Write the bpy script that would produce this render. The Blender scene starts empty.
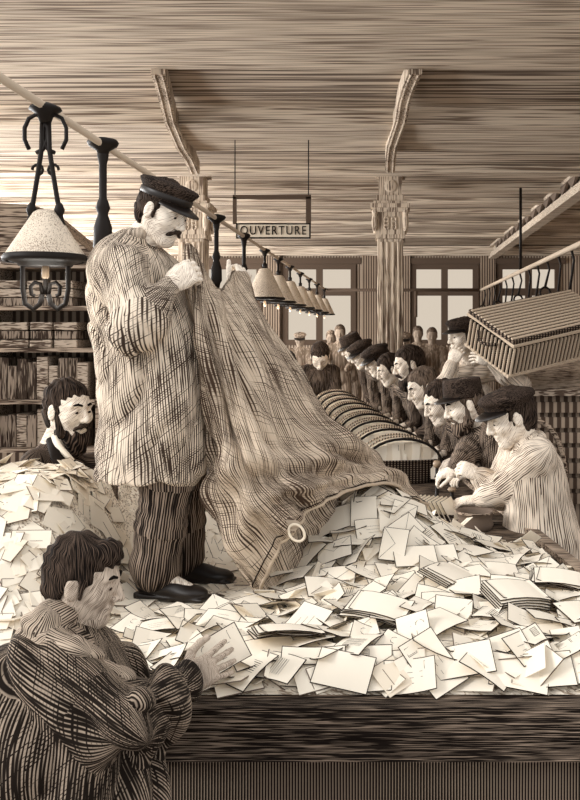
import bpy, bmesh, math, random
import numpy as np
from mathutils import Vector as V, Matrix, Euler
random.seed(7); rng = np.random.default_rng(7)
SC = bpy.context.scene; COL = SC.collection
F0 = 900.0; CH = 1.8; TZ = 0.76; PI = math.pi
def P(px, py, d): return V(((px-391)/F0*d, d, CH-(py-332)/F0*d))
def lin(c):
    g = .3*c[0]+.59*c[1]+.11*c[2]; c = [v*.78+g*.22 for v in c]
    return tuple(((v/255)/12.92 if v/255 <= .04045 else ((v/255+.055)/1.055)**2.4) for v in c)+(1,)
PAPER = (243,230,208); INK = (44,30,22)
# ------------------------------------------------------------------ materials
def base_mat(name, rough=.9, spec=.1, metal=0):
    m = bpy.data.materials.new(name); m.use_nodes = True
    b = m.node_tree.nodes['Principled BSDF']
    b.inputs['Roughness'].default_value = rough; b.inputs['Specular IOR Level'].default_value = spec
    b.inputs['Metallic'].default_value = metal
    return m, m.node_tree.nodes, m.node_tree.links, b
def plain(name, c, **k):
    m, N, L, b = base_mat(name, **k); b.inputs['Base Color'].default_value = lin(c); return m
def hatch(name, paper=PAPER, ink=INK, sp=.012, cov=.4, rot=(0,0,0), wob=1.5, mod=.35, cross=None, cmod=.3, dsc=.06, modscale=3.0, stretch=(1,1,1), **k):
    """lines of ink over paper colour, procedural, in object space"""
    m, N, L, b = base_mat(name, **k)
    tc = N.new('ShaderNodeTexCoord')
    nz = N.new('ShaderNodeTexNoise'); nz.inputs['Scale'].default_value = modscale; nz.inputs['Detail'].default_value = 3
    mp0 = N.new('ShaderNodeMapping'); mp0.inputs['Scale'].default_value = stretch
    L.new(tc.outputs['Object'], mp0.inputs[0]); L.new(mp0.outputs[0], nz.inputs['Vector'])
    def layer(rot, sp, cov, mod):
        mp = N.new('ShaderNodeMapping'); mp.inputs['Rotation'].default_value = rot
        L.new(tc.outputs['Object'], mp.inputs[0])
        w = N.new('ShaderNodeTexWave'); w.wave_type = 'BANDS'; w.bands_direction = 'X'
        w.inputs['Scale'].default_value = .31416/sp; w.inputs['Distortion'].default_value = wob
        w.inputs['Detail'].default_value = 2; w.inputs['Detail Scale'].default_value = dsc
        L.new(mp.outputs[0], w.inputs['Vector'])
        a = N.new('ShaderNodeMath'); a.operation = 'MULTIPLY_ADD'
        L.new(nz.outputs[0], a.inputs[0]); a.inputs[1].default_value = -mod*2; a.inputs[2].default_value = mod
        s = N.new('ShaderNodeMath'); s.operation = 'ADD'; L.new(w.outputs['Fac'], s.inputs[0]); L.new(a.outputs[0], s.inputs[1])
        t = (1-math.cos(PI*cov))/2
        r = N.new('ShaderNodeMapRange'); L.new(s.outputs[0], r.inputs[0])
        r.inputs[1].default_value = t-.16; r.inputs[2].default_value = t+.16; r.inputs[3].default_value = 1; r.inputs[4].default_value = 0
        return r.outputs[0]
    o = layer(rot, sp, cov, mod)
    if cross:
        o2 = layer(cross[0], sp*cross[1], cross[2], cmod)
        mx = N.new('ShaderNodeMath'); mx.operation = 'MAXIMUM'; L.new(o, mx.inputs[0]); L.new(o2, mx.inputs[1]); o = mx.outputs[0]
    mix = N.new('ShaderNodeMix'); mix.data_type = 'RGBA'
    L.new(o, mix.inputs[0]); mix.inputs[6].default_value = lin(paper); mix.inputs[7].default_value = lin(ink)
    L.new(mix.outputs[2], b.inputs['Base Color'])
    return m
def strokes(name, paper=PAPER, ink=INK, sp=.006, cov=.4, ln=10, axis='Z', rot=(0,0,0), mod=.25, modscale=4.0, cross=None, soft=.045, **k):
    """irregular engraved strokes running along one axis, procedural, in object space"""
    m, N, L, b = base_mat(name, **k)
    tc = N.new('ShaderNodeTexCoord')
    nz = N.new('ShaderNodeTexNoise'); nz.inputs['Scale'].default_value = modscale; nz.inputs['Detail'].default_value = 2
    L.new(tc.outputs['Object'], nz.inputs['Vector'])
    def layer(rot, sp, cov, ln, axis, mod):
        a = N.new('ShaderNodeMapping'); a.inputs['Rotation'].default_value = rot; L.new(tc.outputs['Object'], a.inputs[0])
        c = N.new('ShaderNodeMapping'); c.inputs['Scale'].default_value = [1/(sp*(ln if x == axis else 1)) for x in 'XYZ']; L.new(a.outputs[0], c.inputs[0])
        n = N.new('ShaderNodeTexNoise'); n.inputs['Scale'].default_value = 1; n.inputs['Detail'].default_value = 1; n.inputs['Distortion'].default_value = .3
        L.new(c.outputs[0], n.inputs['Vector'])
        q = N.new('ShaderNodeMath'); q.operation = 'MULTIPLY_ADD'; L.new(nz.outputs[0], q.inputs[0]); q.inputs[1].default_value = -mod*2; q.inputs[2].default_value = mod
        s = N.new('ShaderNodeMath'); s.operation = 'ADD'; L.new(n.outputs['Fac'], s.inputs[0]); L.new(q.outputs[0], s.inputs[1])
        t = .5+(cov-.5)*.36
        r = N.new('ShaderNodeMapRange'); L.new(s.outputs[0], r.inputs[0])
        r.inputs[1].default_value = t-soft; r.inputs[2].default_value = t+soft; r.inputs[3].default_value = 1; r.inputs[4].default_value = 0
        return r.outputs[0]
    o = layer(rot, sp, cov, ln, axis, mod)
    if cross:
        o2 = layer(cross[0], sp*cross[1], cross[2], ln*.6, cross[3], mod)
        mx = N.new('ShaderNodeMath'); mx.operation = 'MAXIMUM'; L.new(o, mx.inputs[0]); L.new(o2, mx.inputs[1]); o = mx.outputs[0]
    mix = N.new('ShaderNodeMix'); mix.data_type = 'RGBA'
    L.new(o, mix.inputs[0]); mix.inputs[6].default_value = lin(paper); mix.inputs[7].default_value = lin(ink)
    L.new(mix.outputs[2], b.inputs['Base Color'])
    return m
def lines(name, paper=PAPER, ink=INK, sp=.011, cov=.4, ln=12, ang=0, wob=1.5, mod=.3, modscale=5, wv=.55, nzw=1.2, soft=.13, cross=None, **k):
    """engraved lines that follow the surface (UV in metres): u across the lines, v along them"""
    m, N, L, b = base_mat(name, **k)
    tc = N.new('ShaderNodeTexCoord')
    nz = N.new('ShaderNodeTexNoise'); nz.inputs['Scale'].default_value = modscale; nz.inputs['Detail'].default_value = 2
    L.new(tc.outputs['Object'], nz.inputs['Vector'])
    def layer(sp, cov, ang):
        mp = N.new('ShaderNodeMapping'); mp.inputs['Rotation'].default_value = (0,0,ang); L.new(tc.outputs['UV'], mp.inputs[0])
        w = N.new('ShaderNodeTexWave'); w.wave_type = 'BANDS'; w.bands_direction = 'X'
        w.inputs['Scale'].default_value = .31416/sp; w.inputs['Distortion'].default_value = wob; w.inputs['Detail'].default_value = 1; w.inputs['Detail Scale'].default_value = .25
        L.new(mp.outputs[0], w.inputs['Vector'])
        c = N.new('ShaderNodeMapping'); c.inputs['Scale'].default_value = (1.1/sp, 1/(sp*ln), 1); L.new(mp.outputs[0], c.inputs[0])
        n = N.new('ShaderNodeTexNoise'); n.noise_dimensions = '2D'; n.inputs['Scale'].default_value = 1; n.inputs['Detail'].default_value = 1; L.new(c.outputs[0], n.inputs['Vector'])
        def ma(a, mul, add, third=None):
            q = N.new('ShaderNodeMath'); q.operation = 'MULTIPLY_ADD'; L.new(a, q.inputs[0]); q.inputs[1].default_value = mul
            if third: L.new(third, q.inputs[2])
            else: q.inputs[2].default_value = add
            return q.outputs[0]
        x = ma(nz.outputs[0], -mod*2, mod+.5-wv/2-nzw/2); x = ma(w.outputs['Fac'], wv, 0, x); x = ma(n.outputs['Fac'], nzw, 0, x)
        t = .5+(cov-.5)*.7
        r = N.new('ShaderNodeMapRange'); L.new(x, r.inputs[0]); r.inputs[1].default_value = t-soft; r.inputs[2].default_value = t+soft; r.inputs[3].default_value = 1; r.inputs[4].default_value = 0
        return r.outputs[0]
    o = layer(sp, cov, ang)
    if cross:
        mx = N.new('ShaderNodeMath'); mx.operation = 'MAXIMUM'; L.new(o, mx.inputs[0]); L.new(layer(sp*cross[1], cross[2], ang+cross[0]), mx.inputs[1]); o = mx.outputs[0]
    mix = N.new('ShaderNodeMix'); mix.data_type = 'RGBA'
    L.new(o, mix.inputs[0]); mix.inputs[6].default_value = lin(paper); mix.inputs[7].default_value = lin(ink)
    L.new(mix.outputs[2], b.inputs['Base Color'])
    return m
HZ = (0, PI/2, 0)       # lines level
VT = (0, 0, 0)          # lines upright, spaced along x
M = {}
M['paper'] = plain('letter_paper', PAPER)
M['paper2'] = plain('letter_paper_warm', (233,216,190))
M['ink'] = plain('ink', (40,27,20))
M['inkgrey'] = plain('ink_soft', (112,94,80))
M['iron'] = plain('wrought_iron', (27,19,14), rough=.55, spec=.2)
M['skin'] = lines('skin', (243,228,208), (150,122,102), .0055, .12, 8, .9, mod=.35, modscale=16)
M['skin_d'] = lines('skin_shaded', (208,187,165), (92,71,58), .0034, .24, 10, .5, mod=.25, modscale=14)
M['skin_m'] = lines('skin_far', (240,223,202), (134,108,90), .010, .14, 8, .9, mod=.3, modscale=10)
M['hair'] = lines('hair_dark', (96,76,62), (22,15,11), .0045, .74, 10, .1, wob=2, mod=.2, modscale=14)
M['hairm'] = lines('hair_brown', (140,117,98), (38,28,21), .006, .60, 10, .1, wob=2, mod=.2, modscale=12)
M['coat'] = lines('smock_tan', (230,209,184), (66,50,40), .0072, .45, 18, .06, mod=.46, modscale=6, cross=(.9,1.0,.09))
M['boy'] = lines('smock_boy', (172,150,128), (32,24,18), .0056, .70, 20, .03, mod=.36, modscale=7, cross=(.7,1.0,.10))
M['scarf'] = lines('scarf', (196,174,150), (50,36,28), .0056, .46, 18, .05, mod=.35, modscale=8)
M['trouser'] = lines('trouser_cloth', (150,128,110), (28,20,15), .0098, .66, 20, .0, mod=.25, modscale=6)
M['suit'] = lines('dark_suit', (120,99,83), (28,20,15), .0095, .64, 14, .1, mod=.25, modscale=7)
M['suitm'] = lines('dark_suit_mid', (146,124,105), (38,28,21), .012, .58, 14, .1, mod=.3, modscale=6, cross=(.9,1.0,.12))
M['smockl'] = lines('smock_light', (232,213,190), (84,62,48), .0105, .30, 14, .1, mod=.4, modscale=6)
M['sack'] = lines('sackcloth', (214,191,164), (76,56,43), .0072, .42, 26, .04, mod=.42, modscale=4.5, cross=(1.0,1.0,.10))
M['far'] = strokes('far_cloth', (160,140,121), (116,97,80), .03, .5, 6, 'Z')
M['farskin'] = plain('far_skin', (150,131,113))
M['cap'] = strokes('cap_cloth', (88,70,58), (24,17,13), .0024, .62, 16, 'X', (.2,.3,.2), .12, 12)
M['leather'] = plain('black_leather', (30,21,16), rough=.42, spec=.4)
M['ceil'] = strokes('ceiling_boards', (206,186,163), (106,88,73), .045, .5, 30, 'X', (0,0,0), .1, .9, soft=.09)
M['ceil2'] = strokes('beam_boards', (218,199,175), (128,107,89), .016, .42, 50, 'X', (0,0,0), .08, 1.2, soft=.08)
M['wall'] = hatch('wall_plaster', (190,168,145), (104,84,68), .07, .46, VT, wob=.6, mod=.25, modscale=1.4)
M['walld'] = hatch('wall_wainscot', (164,142,120), (78,60,48), .06, .52, VT, wob=.5, mod=.25, modscale=1.4)
M['frame'] = plain('window_wood', (92,74,60))
M['stone'] = strokes('column_stone', (210,190,166), (118,97,80), .014, .42, 26, 'Z', (0,0,0), .2, 3)
M['table'] = strokes('table_wood', (150,128,108), (27,19,14), .0019, .74, 70, 'X', (0,0,0), .14, 2.2)
M['skirt'] = hatch('table_skirt', (160,138,116), (26,18,14), .0085, .66, VT, wob=1.2, mod=.15)
M['tabletop'] = strokes('table_top', (136,114,94), (34,24,18), .008, .62, 16, 'X')
M['wicker'] = hatch('wicker', (206,182,154), (58,42,32), .02, .40, VT, wob=.6, mod=.2, cross=(HZ, 1.0, .2))
M['reed'] = plain('willow_reed', (196,173,146))
M['wickerd'] = hatch('wicker_dark', (140,118,98), (30,21,16), .022, .55, VT, wob=.6, mod=.2, cross=(HZ, .7, .4))
M['bookd'] = strokes('ledger_dark', (160,139,119), (64,49,39), .009, .5, 12, 'Z')
M['bookl'] = strokes('ledger_light', (196,175,152), (96,76,62), .009, .42, 8, 'X')
M['shelf'] = strokes('shelf_wood', (182,158,134), (70,52,41), .01, .42, 20, 'X')
M['shade'] = strokes('lamp_shade', (230,212,188), (150,126,106), .0024, .32, 12, 'Z', (0,.3,0))
M['brass'] = plain('brass', (150,124,96), rough=.5, spec=.4)
M['pipe'] = plain('painted_pipe', (204,182,156), rough=.6)
M['floor'] = hatch('floor_boards', (150,128,108), (66,50,40), .06, .5, VT, mod=.3)
M['heap'] = strokes('loose_paper', (243,229,207), (160,138,116), .008, .22, 9, 'X', (0,0,.6), .1, 5, cross=((0,0,-.9), 1.0, .18, 'Y'))
M['glass'] = None
# ------------------------------------------------------------------ object helpers
def tag(o, label, cat, group=None, kind=None):
    if label: o['label'] = label
    if cat: o['category'] = cat
    if group: o['group'] = group
    if kind: o['kind'] = kind
    return o
def thing(name, label, cat, loc, group=None, rz=0):
    o = bpy.data.objects.new(name, None); COL.objects.link(o); o.empty_display_size = .05
    o.location = V(loc); o.rotation_euler = (0,0,rz); return tag(o, label, cat, group)
def wl(parent):      # world origin of a parent chain made of pure translations
    v = V((0,0,0))
    while parent is not None: v = v + parent.location; parent = parent.parent
    return v
def link_mesh(name, me, mats, parent=None, smooth=False):
    for m in (mats if isinstance(mats, (list,tuple)) else [mats]): me.materials.append(m)
    o = bpy.data.objects.new(name, me); COL.objects.link(o)
    if parent is not None: o.parent = parent
    if smooth: me.polygons.foreach_set('use_smooth', [True]*len(me.polygons))
    return o
class MB:
    """collects shapes in world space"""
    def __init__(s): s.v = []; s.f = []; s.m = []
    def add(s, vs, fs, mi=0):
        n = len(s.v); s.v += [V(p) for p in vs]; s.f += [[i+n for i in f] for f in fs]; s.m += [mi]*len(fs); return s
    def box(s, c, h, R=None, mi=0):
        c = V(c); vs = []
        for x in (-1,1):
            for y in (-1,1):
                for z in (-1,1):
                    p = V((x*h[0], y*h[1], z*h[2])); p = R @ p if R else p; vs.append(c+p)
        return s.add(vs, [(0,1,3,2),(4,6,7,5),(0,4,5,1),(2,3,7,6),(0,2,6,4),(1,5,7,3)], mi)
    def b(s, x0, x1, y0, y1, z0, z1, mi=0):
        return s.box(((x0+x1)/2,(y0+y1)/2,(z0+z1)/2), ((x1-x0)/2,(y1-y0)/2,(z1-z0)/2), None, mi)
    def tube(s, pts, r, n=8, mi=0, closed=False):
        pts = [V(p) for p in pts]; m = len(pts); rs = r if isinstance(r, (list,tuple)) else [r]*m
        vs = []; up = V((0,0,1)); prev = None
        for i in range(m):
            a = pts[(i-1)%m] if (closed or i > 0) else pts[i]; c = pts[(i+1)%m] if (closed or i < m-1) else pts[i]
            t = (c-a); t = t.normalized() if t.length > 1e-9 else V((0,0,1))
            if prev is None: prev = t.orthogonal().normalized()
            prev = (prev - t*prev.dot(t)); prev = prev.normalized() if prev.length > 1e-6 else t.orthogonal().normalized()
            q = t.cross(prev)
            for k in range(n):
                a_ = 2*PI*k/n; vs.append(pts[i]+(prev*math.cos(a_)+q*math.sin(a_))*rs[i])
        fs = []
        for i in range(m if closed else m-1):
            j = (i+1)%m
            for k in range(n): fs.append((i*n+k, i*n+(k+1)%n, j*n+(k+1)%n, j*n+k))
        if not closed: fs += [tuple(range(n))[::-1], tuple((m-1)*n+k for k in range(n))]
        return s.add(vs, fs, mi)
    def lathe(s, c, prof, n=24, sx=1, sy=1, R=None, mi=0, caps=True):
        c = V(c); vs = []
        for r, z in prof:
            for k in range(n):
                p = V((r*sx*math.cos(2*PI*k/n), r*sy*math.sin(2*PI*k/n), z)); vs.append(c+(R @ p if R else p))
        fs = [(i*n+k, i*n+(k+1)%n, (i+1)*n+(k+1)%n, (i+1)*n+k) for i in range(len(prof)-1) for k in range(n)]
        if caps: fs += [tuple(range(n))[::-1], tuple((len(prof)-1)*n+k for k in range(n))]
        return s.add(vs, fs, mi)
    def build(s, name, mats, parent=None, smooth=False, bevel=0):
        o0 = wl(parent)
        me = bpy.data.meshes.new(name); me.from_pydata([p-o0 for p in s.v], [], s.f); me.update()
        o = link_mesh(name, me, mats, parent, smooth)
        me.polygons.foreach_set('material_index', s.m)
        if bevel:
            bm = o.modifiers.new('bevel', 'BEVEL'); bm.width = bevel; bm.segments = 2; bm.limit_method = 'ANGLE'
        return o
def struct(o): o['kind'] = 'structure'; return o
# ------------------------------------------------------------------ implicit surfaces (bodies, clothes)
def basis(f, up=(0,0,1)):
    f = V(f).normalized(); u = V(up); l = u.cross(f).normalized(); u = f.cross(l)
    return Matrix((f, l, u)).transposed()          # columns forward, left, up
class SDF:
    def __init__(s): s.p = []; s.M = Matrix.Identity(3); s.o = V((0,0,0)); s.sc = 1
    def frame(s, o=(0,0,0), R=None, sc=1): s.o = V(o); s.M = R or Matrix.Identity(3); s.sc = sc; return s
    def T(s, p): return s.o + s.M @ (V(p)*s.sc)
    def cap(s, a, b, ra, rb=None, k=.02, sub=False):
        rb = ra if rb is None else rb
        s.p.append(('c', np.array(s.T(a)), np.array(s.T(b)), ra*s.sc, rb*s.sc, k*s.sc, sub)); return s
    def sph(s, a, r, k=.02, sub=False): return s.cap(a, V(a)+V((1e-4,0,0)), r, r, k, sub)
    def ell(s, c, r, R=None, k=.02, sub=False):
        RR = s.M @ (R or Matrix.Identity(3))
        s.p.append(('e', np.array(s.T(c)), np.array([x*s.sc for x in r]), np.array(RR), 0, k*s.sc, sub)); return s
    def box(s, c, h, R=None, rd=.005, k=.01, sub=False):
        RR = s.M @ (R or Matrix.Identity(3))
        s.p.append(('b', np.array(s.T(c)), np.array([x*s.sc for x in h]), np.array(RR), rd*s.sc, k*s.sc, sub)); return s
    def chain(s, pts, rs, k=.03):
        for i in range(len(pts)-1): s.cap(pts[i], pts[i+1], rs[i], rs[i+1], k)
        return s
    def bounds(s, q):
        if q[0] == 'c':
            r = max(q[3], q[4]); return np.minimum(q[1],q[2])-r, np.maximum(q[1],q[2])+r
        e = np.abs(q[3]) @ q[2]; return q[1]-e, q[1]+e
    def mesh(s, h, warp=None):
        pos = [s.bounds(q) for q in s.p if not q[6]]
        lo = np.min([b[0] for b in pos], 0)-3*h; hi = np.max([b[1] for b in pos], 0)+3*h
        n = np.ceil((hi-lo)/h).astype(int)+1
        G = np.full(n, .08, np.float32)
        for q in s.p:
            a, b = s.bounds(q); m = q[5]+3*h
            i0 = np.clip(np.floor((a-m-lo)/h).astype(int), 0, n); i1 = np.clip(np.ceil((b+m-lo)/h).astype(int)+1, 0, n)
            if (i1 <= i0).any(): continue
            X = [(lo[t]+h*np.arange(i0[t], i1[t])).astype(np.float32) for t in range(3)]
            x = X[0][:,None,None]; y = X[1][None,:,None]; z = X[2][None,None,:]
            if q[0] == 'c':
                A = q[1]; d = q[2]-q[1]; L = max(float(d@d), 1e-12)
                t = np.clip(((x-A[0])*d[0]+(y-A[1])*d[1]+(z-A[2])*d[2])/L, 0, 1)
                D = np.sqrt((x-A[0]-t*d[0])**2+(y-A[1]-t*d[1])**2+(z-A[2]-t*d[2])**2)-(q[3]+(q[4]-q[3])*t)
            else:
                c = q[1]; R = q[3]
                l = [(x-c[0])*R[0,t]+(y-c[1])*R[1,t]+(z-c[2])*R[2,t] for t in range(3)]
                if q[0] == 'e':
                    r = q[2]; k0 = np.sqrt((l[0]/r[0])**2+(l[1]/r[1])**2+(l[2]/r[2])**2)
                    k1 = np.sqrt((l[0]/r[0]**2)**2+(l[1]/r[1]**2)**2+(l[2]/r[2]**2)**2)+1e-6
                    D = k0*(k0-1)/k1
                else:
                    hh = q[2]-q[4]; e = [np.abs(l[t])-hh[t] for t in range(3)]
                    D = np.sqrt(sum(np.maximum(w,0)**2 for w in e))+np.minimum(np.maximum(np.maximum(e[0],e[1]),e[2]),0)-q[4]
            sl = tuple(slice(i0[t], i1[t]) for t in range(3)); g = G[sl]; k = q[5]
            if q[6]:
                D = -D; w = np.clip(.5+.5*(D-g)/k, 0, 1); G[sl] = g+(D-g)*w+k*w*(1-w)
            else:
                w = np.clip(.5+.5*(g-D)/k, 0, 1); G[sl] = g+(D-g)*w-k*w*(1-w)
        if warp is not None:
            I = np.argwhere(np.abs(G) < .04); Q = lo+h*I
            G[I[:,0],I[:,1],I[:,2]] += warp(Q[:,0],Q[:,1],Q[:,2]).astype(np.float32)
        G[0]=G[-1]=.05; G[:,0]=G[:,-1]=.05; G[:,:,0]=G[:,:,-1]=.05
        v, f = surfnet(G, lo, h)
        return v, f, s.uv(v, f)
    def uv(s, v, f):
        c = v[f].mean(1); ell = [q for q in s.p if not q[6] and (q[0] != 'c' or np.linalg.norm(q[2]-q[1]) < .045)]
        cps = [q for q in s.p if not q[6] and q[0] == 'c' and np.linalg.norm(q[2]-q[1]) >= .045]
        best = np.full(len(c), 9.); who = np.full(len(c), -1)
        for q in ell:
            if q[0] == 'c': D = np.linalg.norm(c-q[1], axis=1)-q[3]
            else: l = (c-q[1]) @ q[3]; r = q[2]; k = np.sqrt(((l/r)**2).sum(1)); D = (k-1)*min(r)
            best = np.minimum(best, D)
        for i, q in enumerate(cps):
            d = q[2]-q[1]; t = np.clip(((c-q[1]) @ d)/(d @ d), 0, 1); D = np.linalg.norm(c-q[1]-t[:,None]*d, axis=1)-(q[3]+(q[4]-q[3])*t)
            m = D < best-.002; best = np.where(m, D, best); who = np.where(m, i, who)
        out = np.zeros((len(f), 4, 2)); ax = getattr(s, 'axis', None)
        for w in range(-1, len(cps)):
            m = who == w
            if not m.any(): continue
            if w < 0:
                if ax: o, d = np.array(ax[0]), np.array(ax[1])
                else: o = v.mean(0); d = np.array((0,0,1.))
                R = getattr(s, 'urad', .15)
            else: q = cps[w]; o = q[1]; d = q[2]-q[1]; R = getattr(s, 'ucon', None) or (q[3]+q[4])/2
            d = d/np.linalg.norm(d); e1 = np.cross(d, (1,0,0) if abs(d[0]) < .8 else (0,1,0)); e1 /= np.linalg.norm(e1); e2 = np.cross(d, e1)
            g = lambda p: np.arctan2((p-o) @ e2, (p-o) @ e1)
            ac = g(c[m])[:,None]; av = g(v[f[m]]); da = (av-ac+PI)%(2*PI)-PI
            out[m,:,0] = (ac+da)*R; out[m,:,1] = (v[f[m]]-o) @ d+w*.37
        return out
def surfnet(G, lo, h):
    ins = G < 0; nx, ny, nz = G.shape
    cs = [(a,b,c) for a in (0,1) for b in (0,1) for c in (0,1)]
    cnt = sum(ins[a:nx-1+a, b:ny-1+b, c:nz-1+c].astype(np.int8) for a,b,c in cs)
    cells = np.argwhere((cnt > 0) & (cnt < 8)); n = len(cells)
    idx = np.full((nx-1,ny-1,nz-1), -1, np.int64); idx[cells[:,0],cells[:,1],cells[:,2]] = np.arange(n)
    val = {c: G[cells[:,0]+c[0], cells[:,1]+c[1], cells[:,2]+c[2]] for c in cs}
    acc = np.zeros((n,3)); k = np.zeros(n)
    for a in cs:
        for t in range(3):
            if a[t] == 0:
                b = list(a); b[t] = 1; b = tuple(b); va, vb = val[a], val[b]; m = (va < 0) != (vb < 0)
                tt = np.where(m, va/np.where(m, va-vb, 1), 0); p = np.zeros((n,3)); p += a; p[:,t] += tt
                acc += p*m[:,None]; k += m
    verts = lo+h*(cells+acc/k[:,None]); faces = []
    for t in range(3):
        u, w = [(1,2),(2,0),(0,1)][t]
        sa = [slice(None)]*3; sb = [slice(None)]*3; sa[t] = slice(0,-1); sb[t] = slice(1,None)
        A = ins[tuple(sa)]; B = ins[tuple(sb)]
        for flip, m in ((0, A & ~B), (1, ~A & B)):
            e = np.argwhere(m)
            def cell(du, dw):
                q = e.copy(); q[:,u] -= du; q[:,w] -= dw; return idx[q[:,0],q[:,1],q[:,2]]
            q = np.stack([cell(1,1), cell(0,1), cell(0,0), cell(1,0)], 1)
            faces.append(q[:,::-1] if flip else q)
    return verts, np.concatenate(faces)
def np_mesh(name, parts, mats, parent=None, smooth=True):
    vs = []; fs = []; us = []; n = 0
    for v, f, u in parts: vs.append(v); fs.append(f+n); us.append(u); n += len(v)
    v = np.concatenate(vs)-np.array(wl(parent)); f = np.concatenate(fs)
    me = bpy.data.meshes.new(name); me.vertices.add(len(v)); me.vertices.foreach_set('co', v.astype(np.float32).ravel())
    me.loops.add(f.size); me.loops.foreach_set('vertex_index', f.ravel().astype(np.int32))
    me.polygons.add(len(f)); me.polygons.foreach_set('loop_start', np.arange(0, f.size, 4, dtype=np.int32))
    me.update(calc_edges=True)
    me.uv_layers.new(name='UVMap').data.foreach_set('uv', np.concatenate(us).astype(np.float32).ravel())
    me.validate()
    return link_mesh(name, me, mats, parent, smooth)
def folds(a=.008, f=38, d=(.9,.3,.25), s=1.0):
    d = np.array(d)/np.linalg.norm(d)
    def w(x, y, z):
        t = d[0]*x+d[1]*y+d[2]*z
        n1 = np.sin(3.1*s*x+5.3*s*z+1.3)+np.sin(4.7*s*y-6.1*s*z+.4)+np.sin(9.*s*z+4.*s*x)
        n2 = np.sin(f*t+2.2*n1); n3 = np.sin(f*.55*(x*.4+y*.3-z*.9)+2.6*np.sin(7*x+4*z)+1.7*n1)
        return a*(.55-1.0*np.abs(n2)**.8+.35*n3+.2*np.sin(f*1.9*t+3*n1))
    return w
def strands(a=.003, f=260):
    def w(x, y, z):
        return a*(np.sin(f*(.6*x+.5*y+.3*z)+3*np.sin(30*z)+2*np.sin(26*x+22*y))+.7*np.sin(f*.43*(x-.7*y+.5*z)+2*np.sin(40*y)))
    return w
# ------------------------------------------------------------------ people
def head_sdf(S, k=1):
    S.ell((-.012,0,.035), (.098,.076,.086), k=.01)
    S.ell((.022,0,-.03), (.066,.059,.08), k=.04)
    S.sph((.066,0,-.095), .023, .03)
    for y in (-1,1):
        S.cap((-.01,y*.05,-.045), (.055,y*.018,-.095), .018, .018, .03)
        S.sph((.06,y*.042,-.018), .02, .03)
        S.cap((.083,y*.008,.035), (.072,y*.046,.033), .010, .009, .014)
        S.ell((-.008,y*.079,-.002), (.02,.009,.033), k=.008)
        S.ell((.004,y*.088,.0), (.008,.006,.018), k=.005, sub=True)
    for y in (-1,1):
        S.sph((.101,y*.031,.012), .017, .012, sub=True)
        S.sph((.074,y*.031,.011), .0145, .004)
    S.cap((.086,0,.03), (.112,0,-.022), .008, .0125, .012)
    for y in (-1,1): S.sph((.100,y*.012,-.027), .0095, .006)
    S.cap((.088,-.017,-.052), (.088,.017,-.052), .0075, k=.008)
    S.cap((.084,-.015,-.067), (.084,.015,-.067), .0085, k=.008)
    S.cap((.102,-.024,-.0595), (.102,.024,-.0595), .0045, k=.004, sub=True)
def hand_sdf(S, wrist, dirn, back, side=1, curl=.5, s=1, spread=.1, thumb=.6):
    """side=+1: thumb on the left of the fingers' direction seen from the back of the hand"""
    f = V(dirn).normalized(); u = V(back); u = (u-f*u.dot(f)).normalized(); l = u.cross(f)
    R = Matrix((f, l, u)).transposed(); S.frame(wrist, R, s)
    S.cap((-.03,0,0), (.02,0,0), .026, .025, .02)
    S.ell((.045,0,0), (.048,.041,.0175), k=.018)
    for i, (y, L, r) in enumerate(((.03,.07,.0092),(.0105,.078,.0095),(-.01,.073,.009),(-.029,.056,.008))):
        y *= side; p = V((.078,y,0)); S.cap((.03,y*.7,0), p, .013, .0105, .012)
        c = curl*(1+.08*i); a = -.15*c; sp = (1.5-i)*spread*side
        for seg, fr in enumerate((.45,.32,.23)):
            a += -c*(.9 if seg else .8)
            q = p+V((math.cos(a)*math.cos(sp), math.sin(sp)*math.cos(a), math.sin(a)))*L*fr
            S.cap(p, q, r*(1-.1*seg), r*(.92-.1*seg), .004); p = q
    t0 = V((.015,.026*side,-.004)); t1 = t0+V((.032,.028*side*thumb*1.4,-.014)); t2 = t1+V((.028,.012*side*thumb,-.012*curl-.004)); t3 = t2+V((.022,.002*side,-.012*curl-.002))
    S.cap(t0, t1, .0155, .0125, .012); S.cap(t1, t2, .011, .0105, .004); S.cap(t2, t3, .0105, .0085, .004)
    S.frame()
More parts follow.
